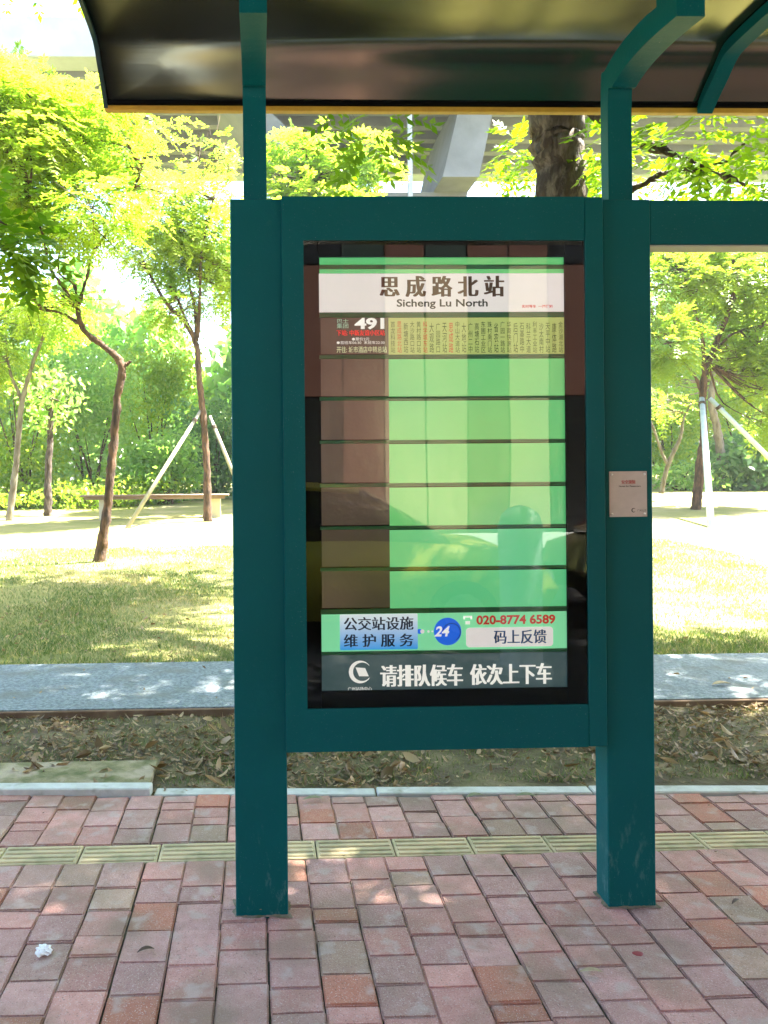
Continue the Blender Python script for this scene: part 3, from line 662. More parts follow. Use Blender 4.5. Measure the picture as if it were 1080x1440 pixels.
# crumpled paper and berry
p = P(62, 1336, 2.5); d = p-CAMLOC; p = CAMLOC+d*(1.5-.012)/-d.z
bm = nb(); bmesh.ops.create_icosphere(bm, subdivisions=3, radius=.021)
for v in bm.verts:
    v.co *= 1+.35*math.sin(v.co.x*400+v.co.z*250)*math.cos(v.co.y*380)+random.uniform(-.14, .14); v.co.z *= .6; v.co.x *= 1.1
me = bpy.data.meshes.new('crumpled_tissue'); bm.to_mesh(me); bm.free(); me.materials.append(PAPER)
o = bpy.data.objects.new('crumpled_tissue', me); col.objects.link(o); o.location = p; tag(o, 'small crumpled white tissue lying on the bricks at lower left', 'litter')
p = P(897, 1341, 2.5); d = p-CAMLOC; p = CAMLOC+d*(1.5-.001)/-d.z
bm = nb(); bmesh.ops.create_uvsphere(bm, u_segments=14, v_segments=8, radius=.017)
for v in bm.verts:
    v.co.z *= .12; v.co.y *= .75; v.co.x *= 1+.12*math.sin(v.co.y*300)
me = bpy.data.meshes.new('squashed_berry'); bm.to_mesh(me); bm.free(); me.materials.append(mat('berry_red', (.22,.02,.03), .5))
o = bpy.data.objects.new('squashed_berry', me); col.objects.link(o); o.location = p; tag(o, 'flattened dark red berry on the bricks below the right post', 'berry')

# ------------------------------------------------------------------ viaduct
vi = tag(empty('viaduct', (3, 32, 0)), 'high grey concrete road viaduct crossing behind the trees, ribbed underside showing', 'viaduct')
ZB = 16.0; VY0, VY1 = 27.0, 38.5
B('deck', -60, 70, VY0+1.0, VY1-1.0, ZB+.9, ZB+1.25, CONC, vi)
y = VY0+1.2; gi = 0
while y < VY1-1.4:
    B('girder', -60, 70, y, y+.42, ZB, ZB+.897, CONC, vi); y += 1.28
x = -44
while x < 56: B('diaphragm', x, x+.3, VY0+1.63, VY1-1.9, ZB+.35, ZB+.892, CONC, vi); x += 12.1
B('edge_beam', -60, 70, VY0, VY0+.997, ZB+.1, ZB+1.5, CONCL, vi, .03); B('edge_beam', -60, 70, VY1-.997, VY1, ZB+.1, ZB+1.5, CONCL, vi, .03)
for yy in (VY0+.15, VY1-.35):
    x = -40
    while x < 50: B('rail_post', x, x+.12, yy, yy+.12, ZB+1.5, ZB+2.3, RAILM, vi); x += 2.0
    B('handrail', -60, 70, yy-.03, yy+.15, ZB+2.303, ZB+2.42, RAILM, vi); B('handrail', -60, 70, yy+.03, yy+.09, ZB+1.85, ZB+1.93, RAILM, vi)
# leaning pier arm and stem
def prism(bm, lo, hi):
    a_ = [bm.verts.new(v) for v in lo]; b_ = [bm.verts.new(v) for v in hi]; n_ = len(a_)
    bm.faces.new(a_[::-1]); bm.faces.new(b_)
    for i in range(n_): bm.faces.new((a_[i], a_[(i+1) % n_], b_[(i+1) % n_], b_[i]))
def arm(xl0, xr0, z0, xl1, xr1, z1, y0, y1):
    bm = nb(); prism(bm, [(xl0, y0, z0), (xr0, y0, z0), (xr0, y1, z0), (xl0, y1, z0)], [(xl1, y0, z1), (xr1, y0, z1), (xr1, y1, z1), (xl1, y1, z1)]); return bm
q0 = P(597, 290, 32); q1 = P(643, 290, 32); t0 = P(624, 180, 32); t1 = P(667, 180, 32)
put('pier_arm', arm(q0.x, q1.x, q0.z, t0.x, t1.x, ZB-.003, 28.8, 34.5), CONC, vi)
put('pier_arm', arm(q0.x-5.0, q0.x-3.9, q0.z, q0.x-8.6, q0.x-7.5, ZB-.003, 28.8, 34.5), CONC, vi)
put('pier_stem', arm(q0.x-3.3, q0.x-.9, -.2, q0.x-5.0, q1.x, q0.z-.003, 30.4, 33), CONC, vi)
B('drain_pipe', P(574, 230, 28).x, P(574, 230, 28).x+.16, 28.0, 28.16, 0.3, ZB, CONCL, vi)

# ------------------------------------------------------------------ bus shelter
YF = 2.60
sh = tag(empty('bus_shelter', (0.6, YF+.05, 0)), 'teal-painted steel bus shelter of flat posts carrying a curved roof with an ochre back edge', 'bus shelter')
xl0 = P(326.5, 665, YF).x; xl1 = P(400, 665, YF).x; xr0 = P(850.5, 665, YF).x; xr1 = P(917.5, 665, YF).x
ztop = P(620, 280, YF).z
for (x0, x1) in ((xl0, xl1), (xr0, xr1)):
    B('post', x0, x1, YF, YF+.095, -.05, ztop, TEAL, sh, .003)
zb0 = P(1000, 343, YF).z; zb1 = P(1000, 281, YF).z
B('beam', xr1+.001, 6.0, YF+.004, YF+.085, zb0, zb1, TEAL, sh, .002)
B('lit_beam_underside', xr1+.001, 6.0, YF+.010, YF+.080, zb0-.006, zb0-.001, GREYUND, sh)  # no liner: lit look of the beam's underside put into pale grey
for x0 in (3.9, 5.95): B('post', x0, x0+.165, YF, YF+.095, -.05, ztop, TEAL, sh, .003)
MOSS = mat('post_foot_moss', (.10,.095,.05), .95, color2=(.22,.17,.13), scale=30, bump=.004, bscale=90)
for (x0, x1) in ((xl0, xl1), (xr0, xr1)):
    bm = nb(); ring = []
    for k in range(56):
        a_ = k/56*2*math.pi; cx = (x0+x1)/2; hw = (x1-x0)/2; c_, s_ = math.cos(a_), math.sin(a_); q = max(abs(c_), abs(s_))
        bxx, byy = cx+c_/q*hw, YF+.047+s_/q*.047; e_ = .007+.005*math.sin(k*.7+x0*9)+random.uniform(0, .004)
        ring.append((bm.verts.new((bxx-c_/q*.004, byy-s_/q*.004, random.uniform(.004, .009))), bm.verts.new((bxx+c_/q*e_, byy+s_/q*e_, .0005))))
    for k in range(56): bm.faces.new((ring[k][1], ring[(k+1) % 56][1], ring[(k+1) % 56][0], ring[k][0]))
    put('foot_mortar', bm, MOSS, sh)
prof = [(3.0, 2.935), (2.94, 2.988), (2.88, 3.032), (2.84, 3.066), (2.81, 3.083), (2.78, 3.0885), (2.73, 3.092), (2.66, 3.0935), (2.5, 3.0935), (2.2, 3.092), (1.8, 3.09), (1.3, 3.055), (.8, 3.04), (.1, 3.0)]
xL = P(152, 150, 3.0).x; xR = 8.0
def roofz(y):
    for (a_, za), (b_, zb) in zip(prof, prof[1:]):
        if b_ <= y <= a_: return zb+(za-zb)*(y-b_)/(a_-b_)
    return prof[-1][1]
pp, _ = smoothline([(0, a_, b_) for a_, b_ in prof], [1]*len(prof), 3)
bm = nb(); T = .02; rows = []
xs = [xL, 1.76, 3.5, 5.5, xR]
for q in pp:
    rows.append([[bm.verts.new((x, q.y, q.z+dz)) for x in xs] for dz in (0, T)])
for i in range(len(rows)-1):
    for k in range(len(xs)-1):
        bm.faces.new((rows[i][0][k], rows[i+1][0][k], rows[i+1][0][k+1], rows[i][0][k+1]))
        bm.faces.new((rows[i][1][k], rows[i][1][k+1], rows[i+1][1][k+1], rows[i+1][1][k]))
for k in (0, -1):
    for i in range(len(rows)-1):
        bm.faces.new((rows[i][0][k], rows[i][1][k], rows[i+1][1][k], rows[i+1][0][k]))
bmesh.ops.recalc_face_normals(bm, faces=bm.faces)
put('roof', bm, ROOFM, sh, True)
ROOFM.node_tree.nodes['Principled BSDF'].inputs['IOR'].default_value = 2.5
ROOFM.node_tree.nodes['Principled BSDF'].inputs['Specular Tint'].default_value = (1.0, .94, .70, 1)
# side edge strip following the curve
bm = nb(); rows = [[bm.verts.new((xx, q.y, q.z+dz)) for xx, dz in ((xL-.016, -.012), (xL-.001, -.012), (xL-.001, .03), (xL-.016, .03))] for q in pp]
for i in range(len(rows)-1):
    for k in range(4): bm.faces.new((rows[i][k], rows[i][(k+1) % 4], rows[i+1][(k+1) % 4], rows[i+1][k]))
bm.faces.new(rows[0]); bm.faces.new(rows[-1][::-1]); bmesh.ops.recalc_face_normals(bm, faces=bm.faces)
put('roof_side_trim', bm, TEAL_IN, sh)
e0 = pp[0]
B('roof_edge_trim', xL-.016, xR, e0.y+.001, e0.y+.03, e0.z-.019, e0.z+.032, OCHRE, sh, .003)
B('roof_gap_strip', xL, xR, e0.y-.02, e0.y-.001, e0.z-.0015, e0.z+.010, BLACK, sh)  # black strip drawn for the dark gap line above the trim
# rib under the roof sheet at right
bm = nb(); rows = []
for q in pp[1:30]:
    rows.append([bm.verts.new((xx, q.y, q.z+dz)) for xx, dz in ((1.74, -.045), (1.80, -.045), (1.80, -.004), (1.74, -.004))])
for i in range(len(rows)-1):
    for k in range(4): bm.faces.new((rows[i][k], rows[i][(k+1) % 4], rows[i+1][(k+1) % 4], rows[i+1][k]))
bm.faces.new(rows[0]); bm.faces.new(rows[-1]); bmesh.ops.recalc_face_normals(bm, faces=bm.faces)
put('roof_rib', bm, TEAL, sh)
# uprights with curved arms
YU = 2.635
for (pa, pb_) in ((342, 374.5), (855.5, 889)):
    xa = P(pa, 220, YU).x; xb = P(pb_, 220, YU).x
    outer = [(YU, ztop-.002), (YU, 2.79), (YU-.03, 2.815), (YU-.13, 2.835), (YU-.27, 2.835), (YU-.44, 2.815)]
    inner = [(YU+.055, ztop-.002), (YU+.055, 2.86), (YU+.02, 2.90), (YU-.10, 2.925), (YU-.27, 2.92), (YU-.44, 2.88)]
    oo, _ = smoothline([(0, *q) for q in outer], [1]*6, 4); ii, _ = smoothline([(0, *q) for q in inner], [1]*6, 4)
    bm = nb(); rows = []
    for q1_, q2_ in zip(oo, ii):
        rows.append([bm.verts.new(v) for v in ((xa, q1_.y, q1_.z), (xb, q1_.y, q1_.z), (xb, q2_.y, q2_.z), (xa, q2_.y, q2_.z))])
    for i in range(len(rows)-1):
        for k in range(4): bm.faces.new((rows[i][k], rows[i][(k+1) % 4], rows[i+1][(k+1) % 4], rows[i+1][k]))
    bm.faces.new(rows[0]); bm.faces.new(rows[-1]); bmesh.ops.recalc_face_normals(bm, faces=bm.faces)
    put('bracket_arm', bm, TEAL, sh)
    B('bracket_head', xa+.015, xb-.015, YU-.40, YU-.30, 2.90, roofz(YU-.35)+.002, TEAL, sh)
    B('upright_tie', xa+.02, xb-.02, YU+.057, YU+.065, 2.6, roofz(YU+.06)+.002, TEAL, sh) if False else None

# ------------------------------------------------------------------ route board
YS = 2.572
rb_ = tag(empty('route_board', (0.62, YS, .57)), 'glazed teal route board of a bus stop hung between the two posts, green slats inside', 'route board')
def rect(px0, py0, px1, py1, Y):
    c = P((px0+px1)/2, (py0+py1)/2, Y); hw = abs(P(px1, 665, Y).x-P(px0, 665, Y).x)/2; hh = abs(P(600, py1, Y).z-P(600, py0, Y).z)/2
    return c.x-hw, c.x+hw, c.z-hh, c.z+hh
X0, X1, Z0, Z1 = rect(400.5, 276, 853, 1054.5, YS)
gx0, gx1, gzb, gzt = rect(430.5, 337.5, 825.5, 994, YS)
YBk = YF-.001
bm = nb()
bm.free()
bm = nb(); cs = [(gx1, Z0), (X0, Z0), (X0, Z1), (gx1, Z1), (gx1, gzt), (gx0, gzt), (gx0, gzb), (gx1, gzb)]
fr_ = [bm.verts.new((a_, YS, b_)) for a_, b_ in cs]; bk_ = [bm.verts.new((a_, YBk, b_)) for a_, b_ in cs]
for q in ((0, 1, 6, 7), (1, 2, 5, 6), (2, 3, 4, 5)):
    bm.faces.new([fr_[i_] for i_ in q]); bm.faces.new([bk_[i_] for i_ in q][::-1])
for i_ in range(8): bm.faces.new((fr_[i_], bk_[i_], bk_[(i_+1) % 8], fr_[(i_+1) % 8]))
bmesh.ops.recalc_face_normals(bm, faces=bm.faces)
put('frame', bm, TEAL, rb_)
B('hinge_stile', max(X1-.066, gx1)+.0015, X1, YS+.001, YBk, Z0, Z1, TEAL, rb_, .003)
B('back_panel', gx0+.002, gx1-.002, YS+.0245, YS+.0265, gzb+.002, gzt-.002, BLACK, rb_)
B('case_back', X0+.03, X1-.03, YF+.001, YF+.09, Z0+.02, Z1-.02, TEAL, rb_)
# black mask
YM = YS+.006
sx0, sx1, sz0, sz1 = rect(450, 361, 797, 969.5, YM)
for (a0, a1, b0, b1) in ((gx0, sx0, gzb, gzt), (sx1, gx1, gzb, gzt), (sx0, sx1, sz1, gzt), (sx0, sx1, gzb, sz0)):
    B('mask', a0+.0005, a1-.0005, YM, YM+.008, b0+.0005, b1-.0005, BLACK, rb_)
# glass
def glassmat():
    m = bpy.data.materials.new('clear_glass'); m.use_nodes = True; N, L = m.node_tree.nodes, m.node_tree.links
    N.remove(N['Principled BSDF']); tr = N.new('ShaderNodeBsdfTransparent'); gl = N.new('ShaderNodeBsdfGlossy'); gl.inputs['Roughness'].default_value = .012
    tr.inputs[0].default_value = (.96, .98, .96, 1)
    fr = N.new('ShaderNodeFresnel'); fr.inputs[0].default_value = 1.5
    mm = N.new('ShaderNodeMath'); mm.operation = 'MULTIPLY'; mm.inputs[1].default_value = 1.4; L.new(fr.outputs[0], mm.inputs[0])
    mx = N.new('ShaderNodeMixShader'); L.new(mm.outputs[0], mx.inputs[0]); L.new(tr.outputs[0], mx.inputs[1]); L.new(gl.outputs[0], mx.inputs[2])
    tc = N.new('ShaderNodeTexCoord'); n = N.new('ShaderNodeTexNoise'); n.inputs['Scale'].default_value = 2.2; n.inputs['Detail'].default_value = 1
    bp = N.new('ShaderNodeBump'); bp.inputs['Distance'].default_value = .0008; L.new(tc.outputs['Object'], n.inputs['Vector']); L.new(n.outputs[0], bp.inputs['Height'])
    L.new(bp.outputs[0], gl.inputs['Normal']); L.new(mx.outputs[0], N['Material Output'].inputs[0]); return m
bm = nb(); vs = [bm.verts.new(v) for v in ((gx0, YM-.004, gzb), (gx1, YM-.004, gzb), (gx1, YM-.004, gzt), (gx0, YM-.004, gzt))]; bm.faces.new(vs)
put('glass', bm, glassmat(), rb_)

YPn = YS+.020     # printed boards plane
def backlit(m, k):
    b = m.node_tree.nodes['Principled BSDF']; ci = b.inputs['Base Color']
    if ci.is_linked: m.node_tree.links.new(ci.links[0].from_socket, b.inputs['Emission Color'])
    else: b.inputs['Emission Color'].default_value = ci.default_value
    b.inputs['Emission Strength'].default_value = k
INK_MINT = mat('ink_mint', (.35,.6,.45), .6); INK_HOT = mat('ink_bright_red', (.85,.03,.03), .6); INK_CREAM = mat('ink_cream', (.60,.65,.40), .6)
INK_BROWN = mat('ink_brown', (.14,.055,.035), .6); INK_DK = mat('ink_dark', (.035,.03,.03), .6); INK_W = mat('ink_white', (.9,.9,.88), .6)
INK_RED = mat('ink_red', (.5,.03,.02), .6); INK_NAVY = mat('ink_navy', (.01,.03,.09), .6); INK_BLUE = mat('ink_blue', (.02,.12,.45), .6); INK_GR = mat('ink_green', (.05,.09,.015), .6)
BD_WHITE = mat('board_white', (.80,.76,.79), .5, color2=(.74,.73,.73), scale=4)
BD_GREEN = mat('board_green', (.07,.50,.19), .14, bump=.004, bscale=2.5, color2=(.13,.56,.17), scale=1.6, detail=2)
BD_GREEN2 = mat('board_lightgreen', (.09,.56,.26), .14, bump=.005, bscale=2.5, color2=(.17,.62,.24), scale=1.6, detail=2)
BD_TAN = mat('board_tan', (.36,.48,.13), .3, color2=(.42,.46,.16), scale=3); BD_MINT = mat('board_mint', (.22,.74,.40), .45)
BD_DARK = mat('board_dark', (.045,.036,.03), .14, bump=.005, bscale=3, color2=(.10,.07,.055), scale=2, detail=1)
BD_RAIL = mat('rail_green', (.01,.20,.085), .45)
BD_SLATE = mat('board_slate', (.035,.075,.085), .45, color2=(.06,.10,.11), scale=12)
BD_CYAN = bpy.data.materials.new('board_blue_gradient'); BD_CYAN.use_nodes = True
N_, L_ = BD_CYAN.node_tree.nodes, BD_CYAN.node_tree.links
tcn = N_.new('ShaderNodeTexCoord'); sp = N_.new('ShaderNodeSeparateXYZ'); cr = N_.new('ShaderNodeValToRGB')
L_.new(tcn.outputs['Generated'], sp.inputs[0]); L_.new(sp.outputs[2], cr.inputs[0]); L_.new(cr.outputs[0], N_['Principled BSDF'].inputs['Base Color'])
cr.color_ramp.elements[0].color = (.02,.32,.85,1); cr.color_ramp.elements[1].color = (.75,.86,.92,1)
for m_ in (BD_WHITE, BD_TAN, BD_GREEN, BD_GREEN2, BD_MINT, BD_DARK, BD_SLATE, BD_CYAN, INK_W, INK_RED): backlit(m_, .052)   # the case is a lit light box
DEP = bpy.context.evaluated_depsgraph_get
def text_mesh(s, off):
    cu = bpy.data.curves.new('t', 'FONT'); cu.body = s; cu.size = 1; cu.offset = off; cu.align_x = 'CENTER'; cu.resolution_u = 3; cu.space_line = .98
    ob = bpy.data.objects.new('t', cu); col.objects.link(ob); bpy.context.view_layer.update()
    me = bpy.data.meshes.new_from_object(ob.evaluated_get(DEP())); bpy.data.objects.remove(ob); bpy.data.curves.remove(cu)
    return me
def text(s, px0, py0, px1, py1, Y, m, parent, off=.0, name='lettering', heavy=0.0, slant=0.0, label=None):
    me = text_mesh(s, off); n = len(me.vertices)
    if not n: return
    co = np.zeros(n*3, np.float32); me.vertices.foreach_get('co', co); co = co.reshape(-1, 3)
    Fc = [list(p.vertices) for p in me.polygons]; bpy.data.meshes.remove(me)
    x0, x1, z0, z1 = rect(px0, py0, px1, py1, Y)
    mn, mxx = co.min(0), co.max(0); u = (co[:, 0]-mn[0])/max(1e-6, mxx[0]-mn[0]); v = (co[:, 1]-mn[1])/max(1e-6, mxx[1]-mn[1])
    V, FF = [], []
    copies = [0] if not heavy else [-heavy, -heavy*.5, 0, heavy*.5, heavy]
    for k, h in enumerate(copies):
        b0 = len(V); X = x0+u*(x1-x0)+h*(z1-z0)+slant*(z1-z0)*(v-.5); Z = z0+v*(z1-z0)
        V += [(float(a_), Y-.00012*k, float(b_)) for a_, b_ in zip(X, Z)]; FF += [[i+b0 for i in f] for f in Fc]
    me = bpy.data.meshes.new(name); me.from_pydata(V, [], FF); me.materials.append(m)
    o = link(name, me, None); o.parent = parent; o.matrix_parent_inverse = Matrix.Translation(-sub_world(parent))
    if label: o['label'] = label
    return o
def sub_world(p):
    return (p.parent.location if p.parent else Vector((0, 0, 0))) + (p.matrix_parent_inverse.translation if p.parent else Vector((0, 0, 0))) + p.location
def board(name, px0, py0, px1, py1, m, Y=YPn, th=.004, parent=rb_, label=None, bev=0):
    x0, x1, z0, z1 = rect(px0, py0, px1, py1, Y); o = B(name, x0, x1, Y, Y+th, z0, z1, m, parent, bev)
    if label: o['label'] = label
    return o
def subboard(name, px0, py0, px1, py1, m, parent, Y, th=.001, rnd=0):
    x0, x1, z0, z1 = rect(px0, py0, px1, py1, Y); bm = nb()
    if rnd:
        pts = []
        for cx, cz, a0 in ((x1-rnd, z1-rnd, 0), (x0+rnd, z1-rnd, 90), (x0+rnd, z0+rnd, 180), (x1-rnd, z0+rnd, 270)):
            for k in range(5): pts.append((cx+rnd*math.cos(R(a0+k*22.5)), cz+rnd*math.sin(R(a0+k*22.5))))
        prism(bm, [(a_, Y, b_) for a_, b_ in pts], [(a_, Y+th, b_) for a_, b_ in pts])
    else: box(bm, x0, x1, Y, Y+th, z0, z1)
    bmesh.ops.recalc_face_normals(bm, faces=bm.faces)
    o = put(name, bm, m); o.parent = parent; o.matrix_parent_inverse = Matrix.Translation(-sub_world(parent)); return o

# slats and boards behind the glass
board('top_strip', 450, 362, 797, 372, BD_GREEN); board('top_groove', 450, 372, 797, 378, BD_RAIL, Y=YPn+.001, th=.003); board('top_strip', 450, 378.5, 797, 384, BD_GREEN)
ttl = board('title_board', 449.5, 384.5, 797, 438.5, BD_WHITE, Y=YPn-.002, label='white station name board')
text('思 成 路 北 站', 535, 388, 708, 417.5, YPn-.003, INK_BROWN, ttl, 0, heavy=.045)
text('Sicheng Lu North', 558, 420.5, 686, 434.5, YPn-.003, INK_DK, ttl, .022)
text('实时等车  一扫便知', 734, 428.5, 777, 433, YPn-.003, INK_RED, ttl, .02)
board('rail', 450, 439, 797.5, 446, BD_RAIL, Y=YPn-.006, th=.006, bev=.001)
rows_ = [(446, 498), (504, 557), (562.5, 618), (623, 678.5), (684, 738.5), (743.5, 796.5), (801.5, 854.5)]
for i, (a_, b_) in enumerate(rows_):
    lo = board('slot_label', 451+i*.3, a_+.5, 546.5+i*.3, b_, BD_DARK)
    go = board('route_slot', 547+i*.3, a_+.5, 797+i*.2, b_, BD_GREEN if i < 5 else BD_GREEN2)
    nxt = rows_[i+1][0] if i < 6 else 862
    board('rail', 450+i*.3, b_+.3, 798+i*.2, nxt-.2, BD_RAIL, Y=YPn-.006, th=.006, bev=.001)
    if i == 0:
        row0, rowg = lo, go; go.data.materials[0] = BD_TAN
for m_ in (INK_MINT, INK_HOT, INK_CREAM): backlit(m_, .05)
text('491', 499, 447, 540, 463, YPn-.0015, INK_W, row0, .025, heavy=.03)
text('巴士\n集团', 473.5, 448.5, 490, 461.5, YPn-.0015, INK_MINT, row0, .0)
text('下站: 中新友谊小区站', 473.5, 464, 541, 472, YPn-.0015, INK_HOT, row0, 0, heavy=.03)
text('●票价2元\n●首班车06:30  末班车22:30', 473.5, 474.5, 541, 484, YPn-.0015, INK_W, row0, .0)
text('开往: 城市酒店中转总站', 473.5, 487, 544, 496, YPn-.0015, INK_CREAM, row0, .01)
stops = ['首龙科技站', '思成路北站', '新塘西站', '大沙路口站', '黄村路口站', '科学城东站', '大观路', '广园路口', '天河站', '思成路', '中山大道站', '大地站', '广州二中', '高塘石站', '东圃工业区', '珠村南门站', '省农站', '广园一路站', '华南快速站', '后门站', '石基路中', '科兰大道', '利丰工业站', '沙太南村', '天平中站', '康体路', '金沙湖北站']
for i, s_ in enumerate(stops):
    xx = 549.5+i*(245/len(stops)); red = i in (1, 5, 9)
    text('\n'.join(s_), xx, 452 + (0 if len(s_) > 4 else 2), xx+6.2, 496, YPn-.0015, INK_RED if red else INK_GR, rowg, .0)
# service board
sv = board('service_board', 453, 862, 798.5, 914, BD_MINT, label='mint green maintenance service board')
bl = subboard('caption_box', 478, 863.5, 587.5, 913.5, BD_CYAN, sv, YPn-.0015, rnd=.004)
text('公交站设施', 484, 867.5, 581, 886, YPn-.0022, INK_NAVY, sv, 0, heavy=.03)
text('维 护 服 务', 484, 891.5, 581, 909.5, YPn-.0022, INK_NAVY, sv, 0, heavy=.03)
def disc(name, px, py, rpx, m, parent, Y, inner=None, a0=0, a1=360, n=40):
    c = P(px, py, Y); s_ = Y/F; bm = nb(); r = rpx*s_
    if inner is None:
        bm.faces.new([bm.verts.new((c.x+r*math.cos(R(k*360/n)), Y, c.z+r*math.sin(R(k*360/n)))) for k in range(n)])
    else:
        ix, iy, ir = inner; ix *= s_; iy *= s_; ir *= s_; q = []
        for k in range(n+1):
            a_ = R(a0+(a1-a0)*k/n)
            q.append((bm.verts.new((c.x+r*math.cos(a_), Y, c.z+r*math.sin(a_))), bm.verts.new((c.x+ix+ir*math.cos(a_), Y, c.z+iy+ir*math.sin(a_)))))
        for k in range(n): bm.faces.new((q[k][0], q[k+1][0], q[k+1][1], q[k][1]))
    o = put(name, bm, m); o.parent = parent; o.matrix_parent_inverse = Matrix.Translation(-sub_world(parent)); return o
BLUE = mat('sticker_blue', (.01,.14,.85), .5); backlit(BLUE, .05)
disc('round_sticker', 629.5, 888, 19.5, BLUE, sv, YPn-.0015)
disc('clock_ring', 635, 889, 13, mat('ring_navy', (.02,.06,.4), .5), sv, YPn-.002, inner=(0, 0, 12), a0=-60, a1=200)
text('24', 612.5, 880.5, 632, 895, YPn-.0025, INK_W, sv, .03, slant=.25)
for k, (xx, r_) in enumerate(((594, 3), (602.5, 1.7), (608, 1.3))): disc('dot', xx, 888, r_, BD_WHITE, sv, YPn-.0015, n=12)
disc('dot', 590, 888, 3.6, BLUE, sv, YPn-.001, n=14)
text('020-8774 6589', 670, 864.5, 781, 878, YPn-.0015, INK_RED, sv, .035)
# telephone mark
pb = nb(); Yt = YPn-.0015
for (a_, b_, c_, d_) in ((651.5, 866, 664, 868.5), (651.5, 868, 654, 871), (661.5, 868, 664, 871), (654.5, 873.5, 661, 878)):
    x0, x1, z0, z1 = rect(a_, b_, c_, d_, Yt); box(pb, x0, x1, Yt, Yt+.0006, z0, z1)
o = put('telephone_mark', pb, INK_W); o.parent = sv; o.matrix_parent_inverse = Matrix.Translation(-sub_world(sv))
subboard('caption_box', 655.5, 882, 778, 909.5, BD_WHITE, sv, YPn-.0015, rnd=.012)
text('码上反馈', 695, 885.5, 768, 905, YPn-.0022, INK_BLUE, sv, 0, heavy=.03)
board('rail', 453, 914.5, 798.5, 919, BD_RAIL, Y=YPn-.006, th=.006, bev=.001)
qb = board('queue_board', 453.5, 919.5, 799, 970.5, BD_SLATE, label='slate board asking to queue')
text('请排队候车', 536, 934.5, 650, 965, YPn-.0015, INK_W, qb, 0, heavy=.04)
text('依次上下车', 662, 933, 775, 962.5, YPn-.0015, INK_W, qb, 0, heavy=.04)
disc('emblem', 506.5, 945, 16, INK_W, qb, YPn-.0015, inner=(2.9, .3, 13.0), a0=38, a1=322)
bm = nb(); q = [P(a_, b_, YPn-.0018) for a_, b_ in ((500, 938.5), (513.5, 939.5), (518.5, 951), (505, 951))]; bm.faces.new([bm.verts.new(v) for v in q]); bmesh.ops.recalc_face_normals(bm, faces=bm.faces)
o = put('emblem', bm, INK_W); o.parent = qb; o.matrix_parent_inverse = Matrix.Translation(-sub_world(qb))
text('广州站场中心', 489, 966, 523, 971.5, YPn-.0015, INK_W, qb, .01)

# notice plaque on the right post ------------------------------------------
YQ = YF-.004
x0, x1, z0, z1 = rect(857, 662.5, 910, 727, YQ)
nq = tag(empty('notice_plaque', ((x0+x1)/2, YQ, z0)), 'small pale grey metal notice plaque screwed to the right green post', 'plaque')
pq = B('plate', x0, x1, YQ, YF-.0005, z0, z1, mat('plaque_metal', (.52,.46,.42), .45, color2=(.46,.41,.37), scale=20), nq, .001)
for a_ in (x0+.009, x1-.009):
    for c_ in (z0+.010, z1-.010):
        bm = nb(); bmesh.ops.create_uvsphere(bm, u_segments=10, v_segments=6, radius=.0042)
        for v in bm.verts: v.co += Vector((a_, YQ, c_))
        put('screw', bm, SCREW, nq, True)
text('安全须知', 874, 675, 893, 680.5, YQ-.0005, mat('ink_soft_red', (.45,.12,.12), .6), pq, 0, heavy=.05)
text('Notes for Passengers', 870.5, 682.5, 901, 685.5, YQ-.0005, INK_DK, pq, .02)
text('广州公交', 896, 716, 909, 719.5, YQ-.0005, INK_DK, pq, .0)
disc('emblem', 891, 717.5, 3.2, INK_DK, pq, YQ-.0005, inner=(.6, 0, 2.3), a0=40, a1=320, n=16)

# ------------------------------------------------------------------ things across the street, mirrored in the glass
bd = tag(empty('building', (6, -13.2, 0)), 'street building clad in brown and dark green vertical panels behind the viewer', 'building')
WB = mat('clad_brown', (.22,.09,.055), .7); WG = mat('clad_green', (.03,.06,.045), .7); WY = mat('clad_tan', (.66,.52,.30), .7); WD = mat('clad_dark', (.02,.02,.02), .3)
B('wall', -22, 34, -21, -13.2, 0, 13, WD, bd)
for r_ in range(4):
    for k in range(56):
        x0 = -22+k; m_ = (WB if k % 2 else WG) if r_ > 1 else (WY if k % 3 else WG)
        if random.random() < .15: m_ = WB
        if x0 < 1.6 or x0 > 6.9: m_ = WD if (k+r_) % 3 else WB
        B('cladding_panel', x0+.02, x0+.98, -13.2, -13.14, .1+r_*3.2, 3.25+r_*3.2, m_, bd)
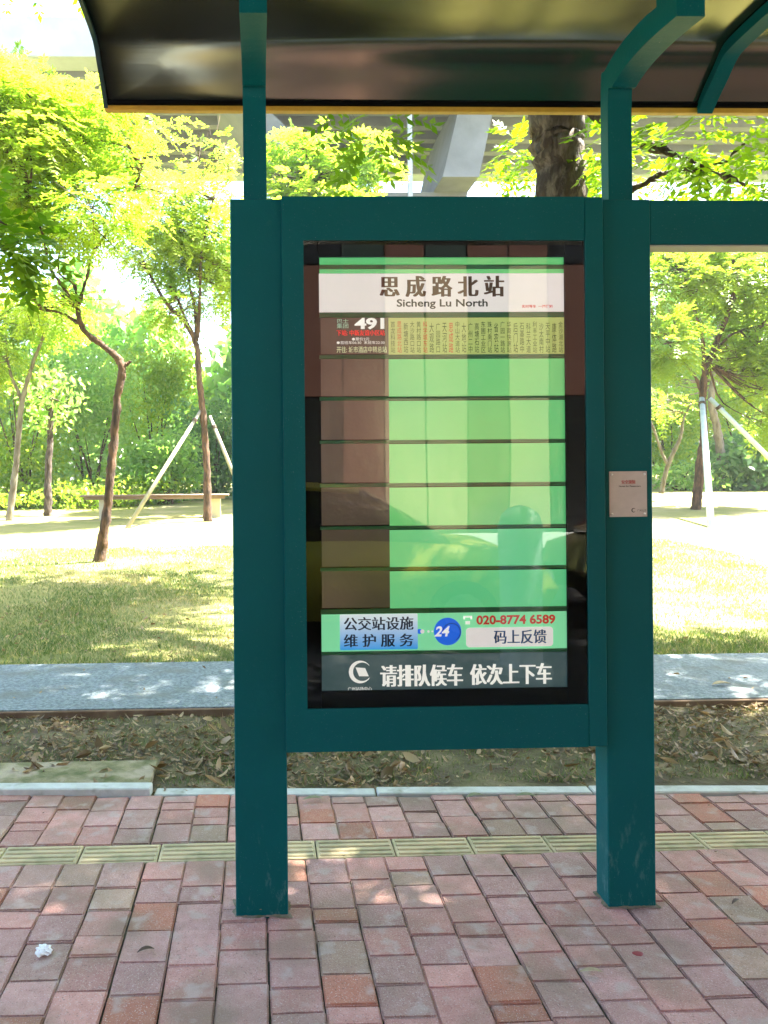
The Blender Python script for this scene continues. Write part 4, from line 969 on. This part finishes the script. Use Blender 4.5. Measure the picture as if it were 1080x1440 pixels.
# yellow parked car
def car(cx, cy, ang, m, label):
    root = tag(empty('parked_car', (cx, cy, -.12)), label, 'car')
    Rm = Matrix.Translation((cx, cy, -.12)) @ Matrix.Rotation(ang, 4, 'Z')
    st = [(-2.2, .55, .45, .80), (-2.1, .30, .75, .84), (-1.5, .22, .92, .88), (-1.1, .22, .96, .89), (1.0, .22, .95, .89), (1.7, .22, .88, .88), (2.15, .3, .72, .82), (2.28, .5, .55, .74)]
    def loft(st_):
        bm = nb(); rows = []
        for x, zl, zh, w in st_:
            zm = zl+(zh-zl)*.6
            rows.append([bm.verts.new(Rm @ Vector(v)) for v in ((x, -w*.92, zl), (x, -w, zm), (x, -w*.9, zh), (x, 0, zh+.03), (x, w*.9, zh), (x, w, zm), (x, w*.92, zl))])
        for i in range(len(rows)-1):
            for k in range(7): bm.faces.new((rows[i][k], rows[i][(k+1) % 7], rows[i+1][(k+1) % 7], rows[i+1][k]))
        bm.faces.new(rows[0]); bm.faces.new(rows[-1][::-1]); bmesh.ops.recalc_face_normals(bm, faces=bm.faces); return bm
    put('body', loft(st), m, root, True)
    put('cabin', loft([(-1.75, .86, .95, .78), (-1.2, .86, 1.38, .68), (-.3, .86, 1.47, .64), (.5, .86, 1.42, .64), (1.3, .86, .94, .76)]), mat('car_glass', (.02,.025,.03), .08), root, True)
    put('roof', loft([(-1.15, 1.36, 1.40, .66), (-.3, 1.45, 1.50, .63), (.45, 1.40, 1.45, .62)]), m, root, True)
    tyre = mat('tyre', (.02,.02,.02), .8); rim = mat('rim', (.5,.5,.5), .3, metal=1)
    for wx_ in (-1.4, 1.4):
        for sy_ in (-.80, .80):
            bm = nb(); tube(bm, [Rm @ Vector((wx_, sy_-.1, .31)), Rm @ Vector((wx_, sy_+.1, .31))], .31, 20); w_ = put('wheel', bm, tyre, root)
            bm = nb(); tube(bm, [Rm @ Vector((wx_, sy_-.106, .31)), Rm @ Vector((wx_, sy_+.106, .31))], .19, 14)
            r2 = put('rim', bm, rim); r2.parent = w_; r2.matrix_parent_inverse = Matrix.Translation(-sub_world(w_))
    for sy_ in (-.6, .6):
        bm = nb(); bmesh.ops.create_uvsphere(bm, u_segments=10, v_segments=6, radius=.14)
        for v in bm.verts: v.co = Rm @ Vector((2.2+v.co.x*.5, sy_+v.co.y, .62+v.co.z*.6))
        put('headlight', bm, rim, root, True)
YEL = mat('car_yellow', (.62,.50,.06), .3, spec=.6)
car(.6, -2.9, R(8), YEL, 'yellow car parked at the kerb behind the viewer, mirrored in the board glass')
car(5.6, -3.4, R(-2), mat('car_olive', (.34,.36,.12), .3), 'olive car parked ahead of the yellow one, mirrored in the board glass')
def bollard(x, y, h, r, label):
    root = tag(empty('bollard', (x, y, -.12)), label, 'bollard'); bm = nb()
    z = [-.12, -.05, h-.16, h-.08, h-.03, h]; rr = [r*1.15, r, r, r*.86, r*.55, .01]
    tube(bm, [(x, y, a_) for a_ in z], rr, 20); put('body', bm, mat('bollard_white', (.8,.82,.85), .5), root, True)
    bm = nb(); tube(bm, [(x, y, -.12), (x, y, -.07)], [r*1.5, r*1.35], 20); put('foot', bm, KERBM, root)
bollard(2.12, -1.05, 1.22, .17, 'thick white round-topped bollard added as stand-in for the pale figure mirrored in the board glass')  # bollard shape added as stand-in for a pale mirrored figure
bollard(3.5, -1.1, .95, .17, 'shorter white round-topped bollard standing on the road further along')

# ------------------------------------------------------------------ light haze volume added to wash out the backdrop as overexposure does
hz = bpy.data.materials.new('haze'); hz.use_nodes = True; N, L = hz.node_tree.nodes, hz.node_tree.links
N.remove(N['Principled BSDF']); pv = N.new('ShaderNodeVolumePrincipled'); pv.inputs['Density'].default_value = HAZE; pv.inputs['Color'].default_value = (.95, .97, 1, 1)
L.new(pv.outputs[0], N['Material Output'].inputs['Volume'])
o = B('haze', -125, 125, -65, 155, -1.4, 26, hz); tag(o, kind='stuff')
